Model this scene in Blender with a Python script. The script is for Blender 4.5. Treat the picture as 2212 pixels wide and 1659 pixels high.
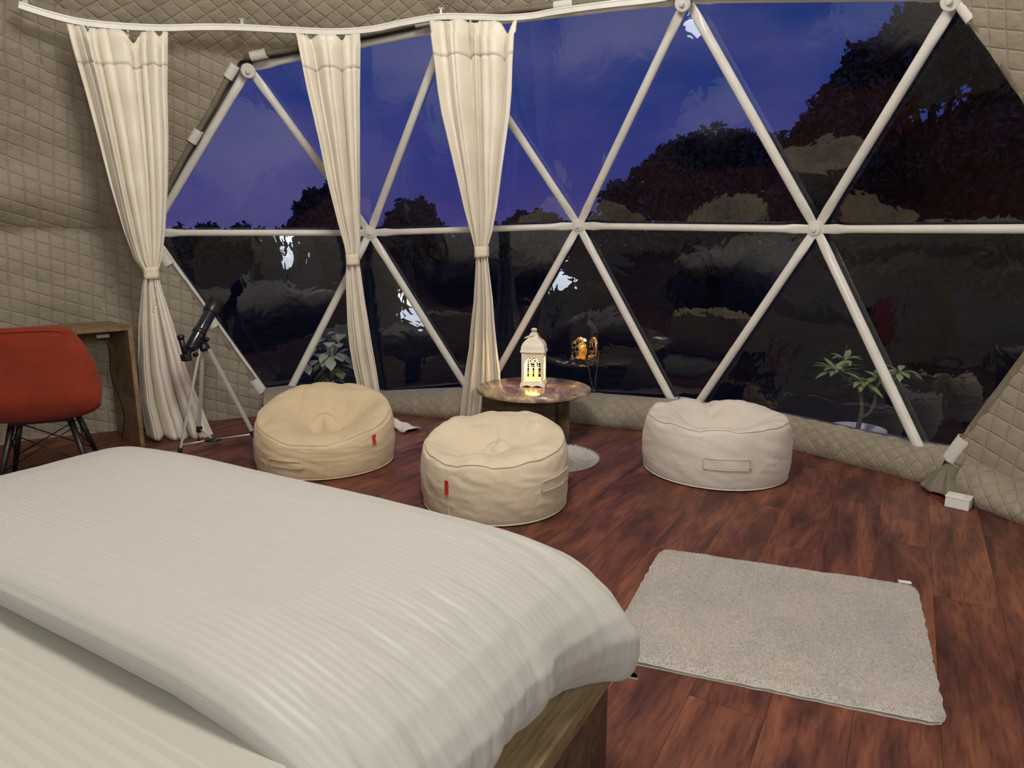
import bpy, math, random, itertools
import numpy as np
from mathutils import Vector, noise as mnoise

# ------------------------------------------------------------------ scene, camera, light
for o in list(bpy.data.objects): bpy.data.objects.remove(o)
scene = bpy.context.scene
COL = scene.collection
CAM = np.array([0, 0, 1.29]); F = 1458.7; PITCH = math.radians(11.35)
cd = bpy.data.cameras.new('camera'); cam = bpy.data.objects.new('camera', cd); COL.objects.link(cam)
cd.sensor_width = 36.0; cd.lens = F / 2212 * 36; cd.clip_start = 0.02; cd.clip_end = 500
cam.location = CAM; cam.rotation_euler = (math.pi / 2 - PITCH, 0, 0)
scene.camera = cam
scene.view_settings.view_transform = 'Standard'; scene.view_settings.look = 'None'
scene.view_settings.gamma = 1; scene.view_settings.use_curve_mapping = False
scene.view_settings.exposure = 0.0

def lin(c):
    return tuple(((v / 255) / 12.92 if v / 255 <= .04045 else ((v / 255 + .055) / 1.055) ** 2.4) for v in c) + (1,)

def build_world():
    w = bpy.data.worlds.new('dusk'); scene.world = w; w.use_nodes = True
    nt = w.node_tree; nt.nodes.clear(); N = nt.nodes.new; L = nt.links.new
    out = N('ShaderNodeOutputWorld'); bg = N('ShaderNodeBackground'); tc = N('ShaderNodeTexCoord')
    sp = N('ShaderNodeSeparateXYZ'); L(tc.outputs['Generated'], sp.inputs[0])
    r = N('ShaderNodeValToRGB'); L(sp.outputs['Z'], r.inputs[0])
    cr = r.color_ramp; cr.elements[0].position = 0.0; cr.elements[0].color = lin((84, 76, 150))
    cr.elements[1].position = 1.0; cr.elements[1].color = lin((24, 40, 110))
    for p, c in ((.12, (66, 74, 158)), (.26, (40, 72, 152)), (.5, (38, 64, 144))):
        e = cr.elements.new(p); e.color = lin(c)
    mp = N('ShaderNodeMapping'); mp.inputs['Scale'].default_value = (1.6, 1.6, 4.0); L(tc.outputs['Generated'], mp.inputs[0])
    no = N('ShaderNodeTexNoise'); no.inputs['Scale'].default_value = 1.6; no.inputs['Detail'].default_value = 5
    no.inputs['Roughness'].default_value = .5; L(mp.outputs[0], no.inputs['Vector'])
    nr = N('ShaderNodeValToRGB'); L(no.outputs['Fac'], nr.inputs[0])
    nr.color_ramp.elements[0].position = .45; nr.color_ramp.elements[0].color = (0, 0, 0, 1)
    nr.color_ramp.elements[1].position = .72; nr.color_ramp.elements[1].color = (.75, .75, .75, 1)
    mx = N('ShaderNodeMixRGB'); L(nr.outputs[0], mx.inputs[0]); L(r.outputs[0], mx.inputs[1]); mx.inputs[2].default_value = lin((116, 110, 172))
    L(mx.outputs[0], bg.inputs[0]); bg.inputs[1].default_value = .62; L(bg.outputs[0], out.inputs[0])
build_world()

def lamp_light(name, loc, power, color, radius=.08, typ='POINT'):
    l = bpy.data.lights.new(name, typ); l.energy = power; l.color = color
    if typ == 'POINT': l.shadow_soft_size = radius
    o = bpy.data.objects.new(name, l); o.location = loc; COL.objects.link(o); return o
# two bedside lamps, plus an added pendant and cool front lamp (fixtures further down)
FILL_PENDANT = (-.22, 1.85, 3.38)
BED_R = (-.10, -1.05, .80)
BED_L = (-2.62, 1.30, 1.02)
COOL_LAMP = (.95, -1.35, 2.05)
lamp_light('pendant_fill', (FILL_PENDANT[0], FILL_PENDANT[1], FILL_PENDANT[2] - .12), 240, (1.0, .965, .915), .45)  # unseen ceiling lamp added for general illumination
lamp_light('bedside_light', (BED_R[0], BED_R[1], BED_R[2] + .36), 9, (.93, .97, 1.0), .13)
lamp_light('bedside_light', (BED_L[0], BED_L[1], BED_L[2] + .36), 9, (1.0, .96, .90), .13)
lamp_light('cool_front_light', COOL_LAMP, 135, (.90, .95, 1.0), .22)  # unseen cool lamp added behind the camera to light the front

# ------------------------------------------------------------------ pixel helpers: ray of a pixel of the photograph
SB, CB = math.sin(PITCH), math.cos(PITCH)
def ray(x, y):
    X = (x - 1106) / F; Y = -(y - 829.5) / F
    return np.array([X, CB + Y * SB, -SB + Y * CB])
def fl(x, y, z=0.0):
    r = ray(x, y); return CAM + r * ((z - CAM[2]) / r[2])
C2 = np.array([-.807, 1.539])
def cyl(x, y, R=3.3):
    r = ray(x, y); d = r[:2]; o = CAM[:2] - C2; a = d @ d; b = 2 * d @ o; c = o @ o - R * R
    t = (-b + math.sqrt(max(b * b - 4 * a * c, 0))) / (2 * a); return CAM + r * t
def dist_at(x, y, d):
    r = ray(x, y); return CAM + r * (d / np.linalg.norm(r[:2]))
def unit(v):
    v = np.asarray(v, float); return v / (np.linalg.norm(v) + 1e-12)

# ------------------------------------------------------------------ materials
def mat(name, color, rough=.7, var=0.0, vscale=20, color2=None, bump=0.0, bscale=60, metal=0.0, spec=.5, sheen=0.0,
        emit=None, estr=0.0, coord='Object', detail=4, stretch=(1, 1, 1), bdist=.01, coat=0.0):
    m = bpy.data.materials.new(name); m.use_nodes = True; nt = m.node_tree; N = nt.nodes.new; L = nt.links.new
    b = nt.nodes['Principled BSDF']; b.inputs['Roughness'].default_value = rough; b.inputs['Metallic'].default_value = metal
    b.inputs['Specular IOR Level'].default_value = spec; b.inputs['Sheen Weight'].default_value = sheen; b.inputs['Coat Weight'].default_value = coat
    b.inputs['Base Color'].default_value = lin(color)
    tc = N('ShaderNodeTexCoord'); mp = N('ShaderNodeMapping'); mp.inputs['Scale'].default_value = stretch; L(tc.outputs[coord], mp.inputs[0])
    if color2 is not None:
        n = N('ShaderNodeTexNoise'); n.inputs['Scale'].default_value = vscale; n.inputs['Detail'].default_value = detail; L(mp.outputs[0], n.inputs['Vector'])
        r = N('ShaderNodeValToRGB'); r.color_ramp.elements[0].position = .35; r.color_ramp.elements[1].position = .68
        r.color_ramp.elements[0].color = lin(color); r.color_ramp.elements[1].color = lin(color2); L(n.outputs['Fac'], r.inputs[0]); L(r.outputs[0], b.inputs['Base Color'])
    if bump:
        n = N('ShaderNodeTexNoise'); n.inputs['Scale'].default_value = bscale; n.inputs['Detail'].default_value = 5; L(mp.outputs[0], n.inputs['Vector'])
        bp = N('ShaderNodeBump'); bp.inputs['Strength'].default_value = bump; bp.inputs['Distance'].default_value = bdist
        L(n.outputs['Fac'], bp.inputs['Height']); L(bp.outputs[0], b.inputs['Normal'])
    if emit: b.inputs['Emission Color'].default_value = lin(emit); b.inputs['Emission Strength'].default_value = estr
    return m

M = {}
def liner_mat():
    m = mat('quilted_liner', (150, 139, 121), .6, color2=(136, 125, 107), vscale=3, bump=.35, bscale=28, bdist=.02, sheen=.1)
    nt = m.node_tree; N = nt.nodes.new; L = nt.links.new; b = nt.nodes['Principled BSDF']; prev = b.inputs['Normal'].links[0].from_socket
    uv = N('ShaderNodeUVMap'); sp = N('ShaderNodeSeparateXYZ'); L(uv.outputs[0], sp.inputs[0]); hs = []
    for ch in ('X', 'Y'):
        fr = N('ShaderNodeMath'); fr.operation = 'FRACT'; L(sp.outputs[ch], fr.inputs[0])
        sb = N('ShaderNodeMath'); sb.operation = 'SUBTRACT'; L(fr.outputs[0], sb.inputs[0]); sb.inputs[1].default_value = .5
        ab = N('ShaderNodeMath'); ab.operation = 'ABSOLUTE'; L(sb.outputs[0], ab.inputs[0])
        mr = N('ShaderNodeMapRange'); mr.interpolation_type = 'SMOOTHSTEP'; mr.inputs['From Min'].default_value = .5; mr.inputs['From Max'].default_value = .40; L(ab.outputs[0], mr.inputs[0]); hs.append(mr.outputs[0])
    mn = N('ShaderNodeMath'); mn.operation = 'MINIMUM'; L(hs[0], mn.inputs[0]); L(hs[1], mn.inputs[1])
    bp = N('ShaderNodeBump'); bp.inputs['Strength'].default_value = .75; bp.inputs['Distance'].default_value = .005; L(mn.outputs[0], bp.inputs['Height']); L(prev, bp.inputs['Normal']); L(bp.outputs[0], b.inputs['Normal'])
    return m
M['liner'] = liner_mat()
M['liner_hem'] = mat('liner_hem', (122, 112, 96), .6, color2=(108, 99, 84), vscale=12, bump=.3, bscale=60)
M['curtain'] = mat('curtain_satin', (234, 226, 209), .42, color2=(226, 217, 199), vscale=5, bump=.12, bscale=400, sheen=.3, spec=.45)
M['lining'] = mat('curtain_lining', (234, 227, 215), .85, color2=(226, 218, 206), vscale=9, bump=.3, bscale=30)
M['tie'] = mat('curtain_tie', (225, 212, 188), .7, bump=.2, bscale=60)
M['white_metal'] = mat('white_powder_coat', (222, 218, 210), .33, color2=(212, 208, 198), vscale=8, bump=.04, bscale=90)
M['white_plastic'] = mat('white_plastic', (225, 222, 215), .4)
M['strap'] = mat('white_strap', (214, 208, 198), .75, bump=.2, bscale=120)
M['duvet'] = None; M['sheet'] = None
M['beanbag_warm'] = mat('beanbag_canvas_tan', (212, 191, 156), .88, color2=(203, 181, 146), vscale=6, bump=.25, bscale=35, sheen=.15)
M['beanbag_mid'] = mat('beanbag_canvas_cream', (213, 199, 173), .88, color2=(204, 189, 163), vscale=6, bump=.25, bscale=35, sheen=.15)
M['beanbag_pale'] = mat('beanbag_canvas_pale', (214, 204, 192), .88, color2=(206, 195, 183), vscale=6, bump=.25, bscale=35, sheen=.15)
M['red_tag'] = mat('red_tag', (196, 52, 34), .6)
M['rust'] = mat('rust_felt', (140, 47, 17), .95, color2=(124, 40, 15), vscale=9, bump=.3, bscale=160, sheen=.05)
M['black'] = mat('black_wood', (22, 20, 20), .4)
M['blackwire'] = mat('black_wire', (20, 20, 20), .45, metal=.3)
M['navy'] = mat('navy_gloss', (16, 20, 40), .18, coat=.5)
M['black_plastic'] = mat('black_plastic', (20, 20, 24), .35)
M['alu'] = mat('aluminium', (205, 202, 196), .35, metal=.35)
M['fur'] = mat('white_fur', (226, 222, 216), .9, color2=(206, 202, 198), vscale=30, bump=.6, bscale=120, sheen=.4)
M['rug'] = mat('rug_pile', (188, 179, 169), .95, color2=(174, 167, 160), vscale=4, bump=.5, bscale=170, sheen=.35, detail=6)
M['rug_back'] = mat('rug_backing', (190, 184, 170), .9)
M['leaf'] = mat('leaf_green', (160, 184, 112), .45, color2=(192, 206, 140), vscale=9)
M['leaf_lit'] = mat('leaf_lit', (220, 226, 172), .45, color2=(238, 240, 208), vscale=12)  # paleness is room light on the leaves, put into the colour
M['stem'] = mat('plant_stem', (96, 88, 74), .8, color2=(120, 108, 92), vscale=20, bump=.3)
M['soil'] = mat('soil', (52, 40, 30), .95, color2=(80, 62, 46), vscale=60, bump=.8, bscale=60)
M['pot'] = mat('white_pot', (240, 240, 244), .4)
M['deck'] = mat('deck_boards', (176, 166, 180), .8, spec=.1, color2=(160, 150, 168), vscale=14, bump=.3)
M['ground'] = mat('night_grass', (58, 60, 52), 1.0, color2=(78, 78, 66), vscale=3, bump=.5, bscale=12, spec=0)
M['tree_leaf'] = mat('tree_leaf', (104, 106, 96), .9, spec=.05, color2=(130, 130, 116), vscale=2)
M['bark'] = mat('bark', (44, 38, 34), .9, bump=.6, bscale=30)
M['brownwood'] = mat('subfloor', (40, 26, 20), .9)
M['wire_red'] = mat('red_wire', (150, 40, 30), .5)
M['candle'] = mat('candle_wax', (250, 210, 110), .5, emit=(255, 172, 50), estr=3.2)
M['flame'] = mat('candle_flame', (255, 240, 170), .5, emit=(255, 214, 110), estr=14)
M['lantern'] = mat('lantern_white', (236, 226, 206), .45, bump=.05, bscale=80)
M['dark_gap'] = mat('cover_fabric', (118, 108, 92), .9)
M['bulb'] = mat('lamp_glass', (255, 250, 240), .4, emit=(255, 246, 230), estr=22)
M['bulb_cool'] = mat('lamp_glass_cool', (245, 250, 255), .4, emit=(226, 240, 255), estr=9)

def wood(name, c1, c2, c3, rough=.45, rnd=False, axis=(1, .12, 1), scale=9, spec=.5, coat=0, bump=.08, seed=0.0, wave=1.0):
    """streaky grain running along local Y"""
    m = bpy.data.materials.new(name); m.use_nodes = True; nt = m.node_tree; N = nt.nodes.new; L = nt.links.new
    b = nt.nodes['Principled BSDF']; b.inputs['Roughness'].default_value = rough; b.inputs['Specular IOR Level'].default_value = spec
    b.inputs['Coat Weight'].default_value = coat; b.inputs['Coat Roughness'].default_value = .08
    tc = N('ShaderNodeTexCoord'); vec = tc.outputs['Object']
    if rnd:
        oi = N('ShaderNodeObjectInfo'); ml = N('ShaderNodeMath'); ml.operation = 'MULTIPLY'; ml.inputs[1].default_value = 37.0; L(oi.outputs['Random'], ml.inputs[0])
        cb = N('ShaderNodeCombineXYZ'); L(ml.outputs[0], cb.inputs[0]); L(ml.outputs[0], cb.inputs[1]); L(ml.outputs[0], cb.inputs[2])
        va = N('ShaderNodeVectorMath'); va.operation = 'ADD'; L(vec, va.inputs[0]); L(cb.outputs[0], va.inputs[1]); vec = va.outputs[0]
    mp = N('ShaderNodeMapping'); mp.inputs['Scale'].default_value = axis; mp.inputs['Location'].default_value = (seed, seed, seed); L(vec, mp.inputs[0])
    # domain warp
    n0 = N('ShaderNodeTexNoise'); n0.inputs['Scale'].default_value = scale * .35; n0.inputs['Detail'].default_value = 2; L(mp.outputs[0], n0.inputs['Vector'])
    ad = N('ShaderNodeVectorMath'); ad.operation = 'MULTIPLY_ADD'; L(n0.outputs['Color'], ad.inputs[0]); ad.inputs[1].default_value = (.22 * wave,) * 3; L(mp.outputs[0], ad.inputs[2])
    n1 = N('ShaderNodeTexNoise'); n1.inputs['Scale'].default_value = scale; n1.inputs['Detail'].default_value = 6; n1.inputs['Roughness'].default_value = .6; L(ad.outputs[0], n1.inputs['Vector'])
    r = N('ShaderNodeValToRGB'); e = r.color_ramp.elements; e[0].position = .33; e[0].color = lin(c1); e[1].position = .72; e[1].color = lin(c3)
    k = r.color_ramp.elements.new(.5); k.color = lin(c2); L(n1.outputs['Fac'], r.inputs[0]); col = r.outputs[0]
    # fine dark pores
    mp2 = N('ShaderNodeMapping'); mp2.inputs['Scale'].default_value = (axis[0], axis[1] * .6, axis[2]); L(vec, mp2.inputs[0])
    n2 = N('ShaderNodeTexNoise'); n2.inputs['Scale'].default_value = scale * 9; n2.inputs['Detail'].default_value = 3; L(mp2.outputs[0], n2.inputs['Vector'])
    r2 = N('ShaderNodeValToRGB'); r2.color_ramp.elements[0].position = .38; r2.color_ramp.elements[0].color = (.62, .6, .6, 1); r2.color_ramp.elements[1].position = .52; r2.color_ramp.elements[1].color = (1, 1, 1, 1)
    L(n2.outputs['Fac'], r2.inputs[0]); mx = N('ShaderNodeMixRGB'); mx.blend_type = 'MULTIPLY'; mx.inputs[0].default_value = .8; L(col, mx.inputs[1]); L(r2.outputs[0], mx.inputs[2]); col = mx.outputs[0]
    if rnd:
        mr = N('ShaderNodeMapRange'); mr.inputs['To Min'].default_value = .93; mr.inputs['To Max'].default_value = 1.08; L(oi.outputs['Random'], mr.inputs[0])
        hs = N('ShaderNodeHueSaturation'); L(mr.outputs[0], hs.inputs['Value']); L(col, hs.inputs['Color']); col = hs.outputs[0]
    L(col, b.inputs['Base Color'])
    bp = N('ShaderNodeBump'); bp.inputs['Strength'].default_value = bump; bp.inputs['Distance'].default_value = .004; L(n2.outputs['Fac'], bp.inputs['Height']); L(bp.outputs[0], b.inputs['Normal'])
    return m
M['plank'] = wood('floor_laminate', (66, 35, 30), (102, 58, 45), (140, 86, 60), rough=.5, spec=.35, rnd=True, axis=(1, .2, 1), scale=9, wave=1.8)
M['bedwood'] = wood('bed_laminate', (96, 78, 52), (126, 106, 76), (150, 132, 100), rough=.55, axis=(1, .12, 1), scale=16)
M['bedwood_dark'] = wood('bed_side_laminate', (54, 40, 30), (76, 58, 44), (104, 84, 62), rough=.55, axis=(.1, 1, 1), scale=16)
M['deskwood'] = wood('desk_laminate', (104, 82, 58), (136, 112, 82), (160, 136, 102), rough=.5, axis=(1, .15, 1), scale=12)
M['table'] = wood('marble_laminate', (96, 74, 62), (142, 116, 98), (220, 196, 154), rough=.16, axis=(1.1, .32, 1), scale=5.5, spec=.25, coat=.35, bump=0, wave=2.5)
M['table_side'] = wood('marble_laminate_side', (62, 52, 40), (94, 80, 60), (140, 122, 94), rough=.3, axis=(.3, .3, 1.2), scale=8, bump=0, wave=2)

def fabric_stripes(name, base, stripe, period, plain=None):
    """satin stripes across UV.y (metres along the bed)"""
    m = bpy.data.materials.new(name); m.use_nodes = True; nt = m.node_tree; N = nt.nodes.new; L = nt.links.new
    b = nt.nodes['Principled BSDF']; b.inputs['Specular IOR Level'].default_value = .3; b.inputs['Sheen Weight'].default_value = .15
    tc = N('ShaderNodeTexCoord'); sp = N('ShaderNodeSeparateXYZ'); L(tc.outputs['UV'], sp.inputs[0])
    ml = N('ShaderNodeMath'); ml.operation = 'MULTIPLY'; ml.inputs[1].default_value = 2 * math.pi / period; L(sp.outputs['Y'], ml.inputs[0])
    sn = N('ShaderNodeMath'); sn.operation = 'SINE'; L(ml.outputs[0], sn.inputs[0])
    mr = N('ShaderNodeMapRange'); mr.inputs['From Min'].default_value = -.35; mr.inputs['From Max'].default_value = .35; L(sn.outputs[0], mr.inputs[0]); fac = mr.outputs[0]
    if plain is not None:
        lt = N('ShaderNodeMath'); lt.operation = 'GREATER_THAN'; lt.inputs[1].default_value = plain; L(sp.outputs['Y'], lt.inputs[0])
        mm = N('ShaderNodeMath'); mm.operation = 'MULTIPLY'; L(fac, mm.inputs[0]); L(lt.outputs[0], mm.inputs[1]); fac = mm.outputs[0]
    mx = N('ShaderNodeMixRGB'); L(fac, mx.inputs[0]); mx.inputs[1].default_value = lin(base); mx.inputs[2].default_value = lin(stripe); L(mx.outputs[0], b.inputs['Base Color'])
    rr = N('ShaderNodeMapRange'); rr.inputs['To Min'].default_value = .85; rr.inputs['To Max'].default_value = .5; L(fac, rr.inputs[0]); L(rr.outputs[0], b.inputs['Roughness'])
    n = N('ShaderNodeTexNoise'); n.inputs['Scale'].default_value = 22; n.inputs['Detail'].default_value = 4
    mp = N('ShaderNodeMapping'); mp.inputs['Scale'].default_value = (.5, 1, 1); L(tc.outputs['UV'], mp.inputs[0]); L(mp.outputs[0], n.inputs['Vector'])
    bp = N('ShaderNodeBump'); bp.inputs['Strength'].default_value = .18; bp.inputs['Distance'].default_value = .01; L(n.outputs['Fac'], bp.inputs['Height'])
    bp2 = N('ShaderNodeBump'); bp2.inputs['Strength'].default_value = .12; bp2.inputs['Distance'].default_value = .0015; L(fac, bp2.inputs['Height']); L(bp.outputs[0], bp2.inputs['Normal']); L(bp2.outputs[0], b.inputs['Normal'])
    return m
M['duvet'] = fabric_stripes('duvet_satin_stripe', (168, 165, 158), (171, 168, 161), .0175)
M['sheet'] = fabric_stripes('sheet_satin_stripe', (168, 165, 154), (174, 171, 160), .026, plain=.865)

def pvc():
    m = bpy.data.materials.new('clear_pvc'); m.use_nodes = True; nt = m.node_tree; nt.nodes.clear(); N = nt.nodes.new; L = nt.links.new
    out = N('ShaderNodeOutputMaterial'); tr = N('ShaderNodeBsdfTransparent'); tr.inputs[0].default_value = (.90, .91, .93, 1)
    gl = N('ShaderNodeBsdfGlossy'); gl.inputs['Roughness'].default_value = .015; gl.inputs[0].default_value = (1, 1, 1, 1)
    fr = N('ShaderNodeFresnel'); fr.inputs[0].default_value = 1.53
    ml = N('ShaderNodeMath'); ml.operation = 'MULTIPLY'; ml.inputs[1].default_value = 1.65; ml.use_clamp = True; L(fr.outputs[0], ml.inputs[0])
    mx = N('ShaderNodeMixShader'); L(ml.outputs[0], mx.inputs[0]); L(tr.outputs[0], mx.inputs[1]); L(gl.outputs[0], mx.inputs[2]); L(mx.outputs[0], out.inputs[0])
    tc = N('ShaderNodeTexCoord')
    n = N('ShaderNodeTexNoise'); n.inputs['Scale'].default_value = 4.5; n.inputs['Detail'].default_value = 3.5; n.inputs['Roughness'].default_value = .45; n.inputs['Distortion'].default_value = .6
    mp = N('ShaderNodeMapping'); mp.inputs['Scale'].default_value = (1, 1, .75); L(tc.outputs['Object'], mp.inputs[0]); L(mp.outputs[0], n.inputs['Vector'])
    bp = N('ShaderNodeBump'); bp.inputs['Strength'].default_value = .17; bp.inputs['Distance'].default_value = .02; L(n.outputs['Fac'], bp.inputs['Height']); L(bp.outputs[0], gl.inputs['Normal'])
    return m
M['pvc'] = pvc()

# ------------------------------------------------------------------ mesh builder
class G:
    def __init__(s): s.v = []; s.f = []; s.uv = None
    def add(s, verts, faces):
        o = len(s.v); s.v += [tuple(map(float, p)) for p in verts]; s.f += [tuple(i + o for i in f) for f in faces]; return s
    def box(s, c, size, ax=None, bevel=0):
        c = np.asarray(c, float); h = np.asarray(size, float) / 2
        ax = np.eye(3) if ax is None else np.array([unit(a) for a in ax])
        if bevel <= 0:
            vs = [c + (sx * h[0]) * ax[0] + (sy * h[1]) * ax[1] + (sz * h[2]) * ax[2] for sx in (-1, 1) for sy in (-1, 1) for sz in (-1, 1)]
            return s.add(vs, [(0, 1, 3, 2), (4, 6, 7, 5), (0, 4, 5, 1), (2, 3, 7, 6), (0, 2, 6, 4), (1, 5, 7, 3)])
        b = bevel; rings = []
        # rounded box: loft of rounded rectangles along axis 2
        def rr(inset, z):
            pts = []
            for (qx, qy, a0) in ((1, 1, 0), (-1, 1, 90), (-1, -1, 180), (1, -1, 270)):
                for k in range(4):
                    a = math.radians(a0 + 30 * k); rad = max(b - inset, 1e-4)
                    pts.append(c + ax[0] * (qx * (h[0] - b) + rad * math.cos(a)) + ax[1] * (qy * (h[1] - b) + rad * math.sin(a)) + ax[2] * z)
            return pts
        for (i, z) in ((b, -h[2]), (b * .3, -h[2] + b * .3), (0, -h[2] + b), (0, h[2] - b), (b * .3, h[2] - b * .3), (b, h[2])): rings.append(rr(i, z))
        return s.loft(rings, cap=True)
    def loft(s, rings, cap=False, closed=True):
        n = len(rings[0]); vs = [p for r in rings for p in r]; fs = []
        for i in range(len(rings) - 1):
            for j in range(n if closed else n - 1):
                k = (j + 1) % n; fs.append((i * n + j, i * n + k, (i + 1) * n + k, (i + 1) * n + j))
        if cap: fs += [tuple(reversed(range(n))), tuple((len(rings) - 1) * n + j for j in range(n))]
        return s.add(vs, fs)
    def tube(s, pts, r, n=8, cap=True):
        pts = [np.asarray(p, float) for p in pts]; rr = r if hasattr(r, '__len__') else [r] * len(pts); rings = []; prev = None
        for i, p in enumerate(pts):
            t = unit(pts[min(i + 1, len(pts) - 1)] - pts[max(i - 1, 0)])
            if prev is None: a = np.cross(t, (0, 0, 1) if abs(t[2]) < .9 else (1, 0, 0))
            else: a = prev - (prev @ t) * t
            a = unit(a); prev = a; b = np.cross(t, a)
            rings.append([p + rr[i] * (math.cos(2 * math.pi * k / n) * a + math.sin(2 * math.pi * k / n) * b) for k in range(n)])
        return s.loft(rings, cap=cap)
    def lathe(s, prof, c=(0, 0, 0), n=32, ax=None, cap=False):
        c = np.asarray(c, float); ax = np.eye(3) if ax is None else ax
        rings = [[c + r * (math.cos(2 * math.pi * k / n) * ax[0] + math.sin(2 * math.pi * k / n) * ax[1]) + z * ax[2] for k in range(n)] for r, z in prof]
        return s.loft(rings, cap=cap)
    def grid(s, P, closed_u=False):
        nu, nv = P.shape[:2]; vs = P.reshape(-1, 3); fs = []
        for i in range(nu if closed_u else nu - 1):
            k = (i + 1) % nu
            for j in range(nv - 1): fs.append((i * nv + j, k * nv + j, k * nv + j + 1, i * nv + j + 1))
        return s.add(vs, fs)
    def quads(s, Q):  # Q: (n,4,3)
        o = len(s.v); s.v += [tuple(p) for p in Q.reshape(-1, 3).tolist()]; s.f += [(o + 4 * i, o + 4 * i + 1, o + 4 * i + 2, o + 4 * i + 3) for i in range(len(Q))]; return s

def children(o): return [c for c in bpy.data.objects if c.parent == o]
def obj(name, g, m, parent=None, smooth=True, origin=None, sharp=None, uv=None, solid=0, rot=0.0):
    me = bpy.data.meshes.new(name); V = np.array(g.v, float)
    base = np.zeros(3)
    if origin is not None: base = np.asarray(origin, float)
    elif parent is not None: base = np.array(parent.get('_o', (0, 0, 0)), float)
    elif parent is None and len(V):
        base = np.array([(V[:, 0].min() + V[:, 0].max()) / 2, (V[:, 1].min() + V[:, 1].max()) / 2, V[:, 2].min()])
    if rot:
        c_, s_ = math.cos(-rot), math.sin(-rot); W = V - base; V = np.stack([W[:, 0] * c_ - W[:, 1] * s_, W[:, 0] * s_ + W[:, 1] * c_, W[:, 2]], 1) + base
    me.from_pydata((V - base).tolist(), [], g.f)
    if smooth: me.polygons.foreach_set('use_smooth', [True] * len(me.polygons))
    if uv is not None:
        l = me.uv_layers.new(name='UVMap'); idx = np.zeros(len(me.loops), int); me.loops.foreach_get('vertex_index', idx); l.data.foreach_set('uv', np.asarray(uv)[idx].ravel())
    me.update()
    if sharp is not None and smooth:
        try: me.set_sharp_from_angle(angle=math.radians(sharp))
        except Exception: pass
    if m is not None: me.materials.append(m)
    o = bpy.data.objects.new(name, me); COL.objects.link(o)
    if parent is not None:
        o.parent = parent; pb = np.array(parent.get('_o', (0, 0, 0)), float); o.location = base - pb; o['_o'] = tuple(base)
    else: o.location = base; o['_o'] = tuple(base)
    if rot: o.rotation_euler[2] = rot
    if solid:
        md = o.modifiers.new('solid', 'SOLIDIFY'); md.thickness = solid; md.offset = 0
    return o
def empty(name, loc, label=None, cat=None, group=None, kind=None):
    o = bpy.data.objects.new(name, None); COL.objects.link(o); o.location = loc; o['_o'] = tuple(float(x) for x in loc); o.empty_display_size = .05
    return tag(o, label, cat, group, kind)
def tag(o, label=None, cat=None, group=None, kind=None):
    if label: o['label'] = label
    if cat: o['category'] = cat
    if group: o['group'] = group
    if kind: o['kind'] = kind
    return o
def fbm(p, s=1.0, o=3):
    return mnoise.fractal(Vector((p[0] * s, p[1] * s, p[2] * s)), 1.0, 2.0, o)
rng = np.random.default_rng(7); random.seed(7)

# ------------------------------------------------------------------ dome geometry: 3-frequency icosahedral dome, 8 m wide
def geodesic(n=3):
    v = [(0, 0, 1)] + [(2 / 5**.5 * math.cos(2 * math.pi * i / 5), 2 / 5**.5 * math.sin(2 * math.pi * i / 5), 1 / 5**.5) for i in range(5)]
    v += [(2 / 5**.5 * math.cos(2 * math.pi * (i + .5) / 5), 2 / 5**.5 * math.sin(2 * math.pi * (i + .5) / 5), -1 / 5**.5) for i in range(5)] + [(0, 0, -1)]
    v = np.array(v); P = []; T = []
    def idx(p):
        for i, q in enumerate(P):
            if np.linalg.norm(p - q) < 1e-6: return i
        P.append(p); return len(P) - 1
    for a, b, c in itertools.combinations(range(12), 3):
        if max(np.linalg.norm(v[a] - v[b]), np.linalg.norm(v[b] - v[c]), np.linalg.norm(v[a] - v[c])) > 1.1: continue
        g = {}
        for i in range(n + 1):
            for j in range(n + 1 - i):
                q = v[a] * i + v[b] * j + v[c] * (n - i - j); g[i, j] = idx(q / np.linalg.norm(q))
        for i in range(n):
            for j in range(n - i):
                T.append((g[i, j], g[i + 1, j], g[i, j + 1]))
                if i + j < n - 1: T.append((g[i + 1, j], g[i + 1, j + 1], g[i, j + 1]))
    return np.array(P), T
GP, GT = geodesic()
YAW = -1.9129140634; POS = np.array([1.17997, 1.27610])
def to_world(p):
    r = np.array([math.cos(YAW), -math.sin(YAW)]); f = np.array([math.sin(YAW), math.cos(YAW)]); d = p[:2] * 4 - POS
    return np.array([d @ r, d @ f, max((p[2] + .1766) * 4, 0)])
NODE = {i: to_world(p) for i, p in enumerate(GP) if p[2] > -.25}
CEN = np.array([C2[0], C2[1], .7064])
for i in NODE:
    if GP[i][2] < 0: NODE[i][2] = 0.0
TRI = [t for t in GT if all(i in NODE for i in t)]
def project(P):
    q = P - CAM; Y = q[1] * SB + q[2] * CB; Z = q[1] * CB - q[2] * SB
    return (1106 + F * q[0] / Z, 829.5 - F * Y / Z) if Z > .1 else (1e6, 1e6)
def nearest(x, y, lo, hi):
    return min((i for i in NODE if lo < GP[i][2] < hi and NODE[i][1] > .5), key=lambda i: np.hypot(project(NODE[i])[0] - x, project(NODE[i])[1] - y))
def fit(i, x, y, floor=False):
    if floor: NODE[i] = fl(x, y, 0.0)
    else: d = unit(ray(x, y)); NODE[i] = CAM + d * np.linalg.norm(NODE[i] - CAM)
    return i
U0, U1, U2, U3 = [nearest(x, y, .4, .6) for x, y in ((535, 150), (963, 55), (1494, -8), (2068, -14))]
M0, M1, M2, M3, M4 = [nearest(x, y, .1, .25) for x, y in ((310, 505), (800, 508), (1252, 488), (1761, 501), (2496, 485))]
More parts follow.
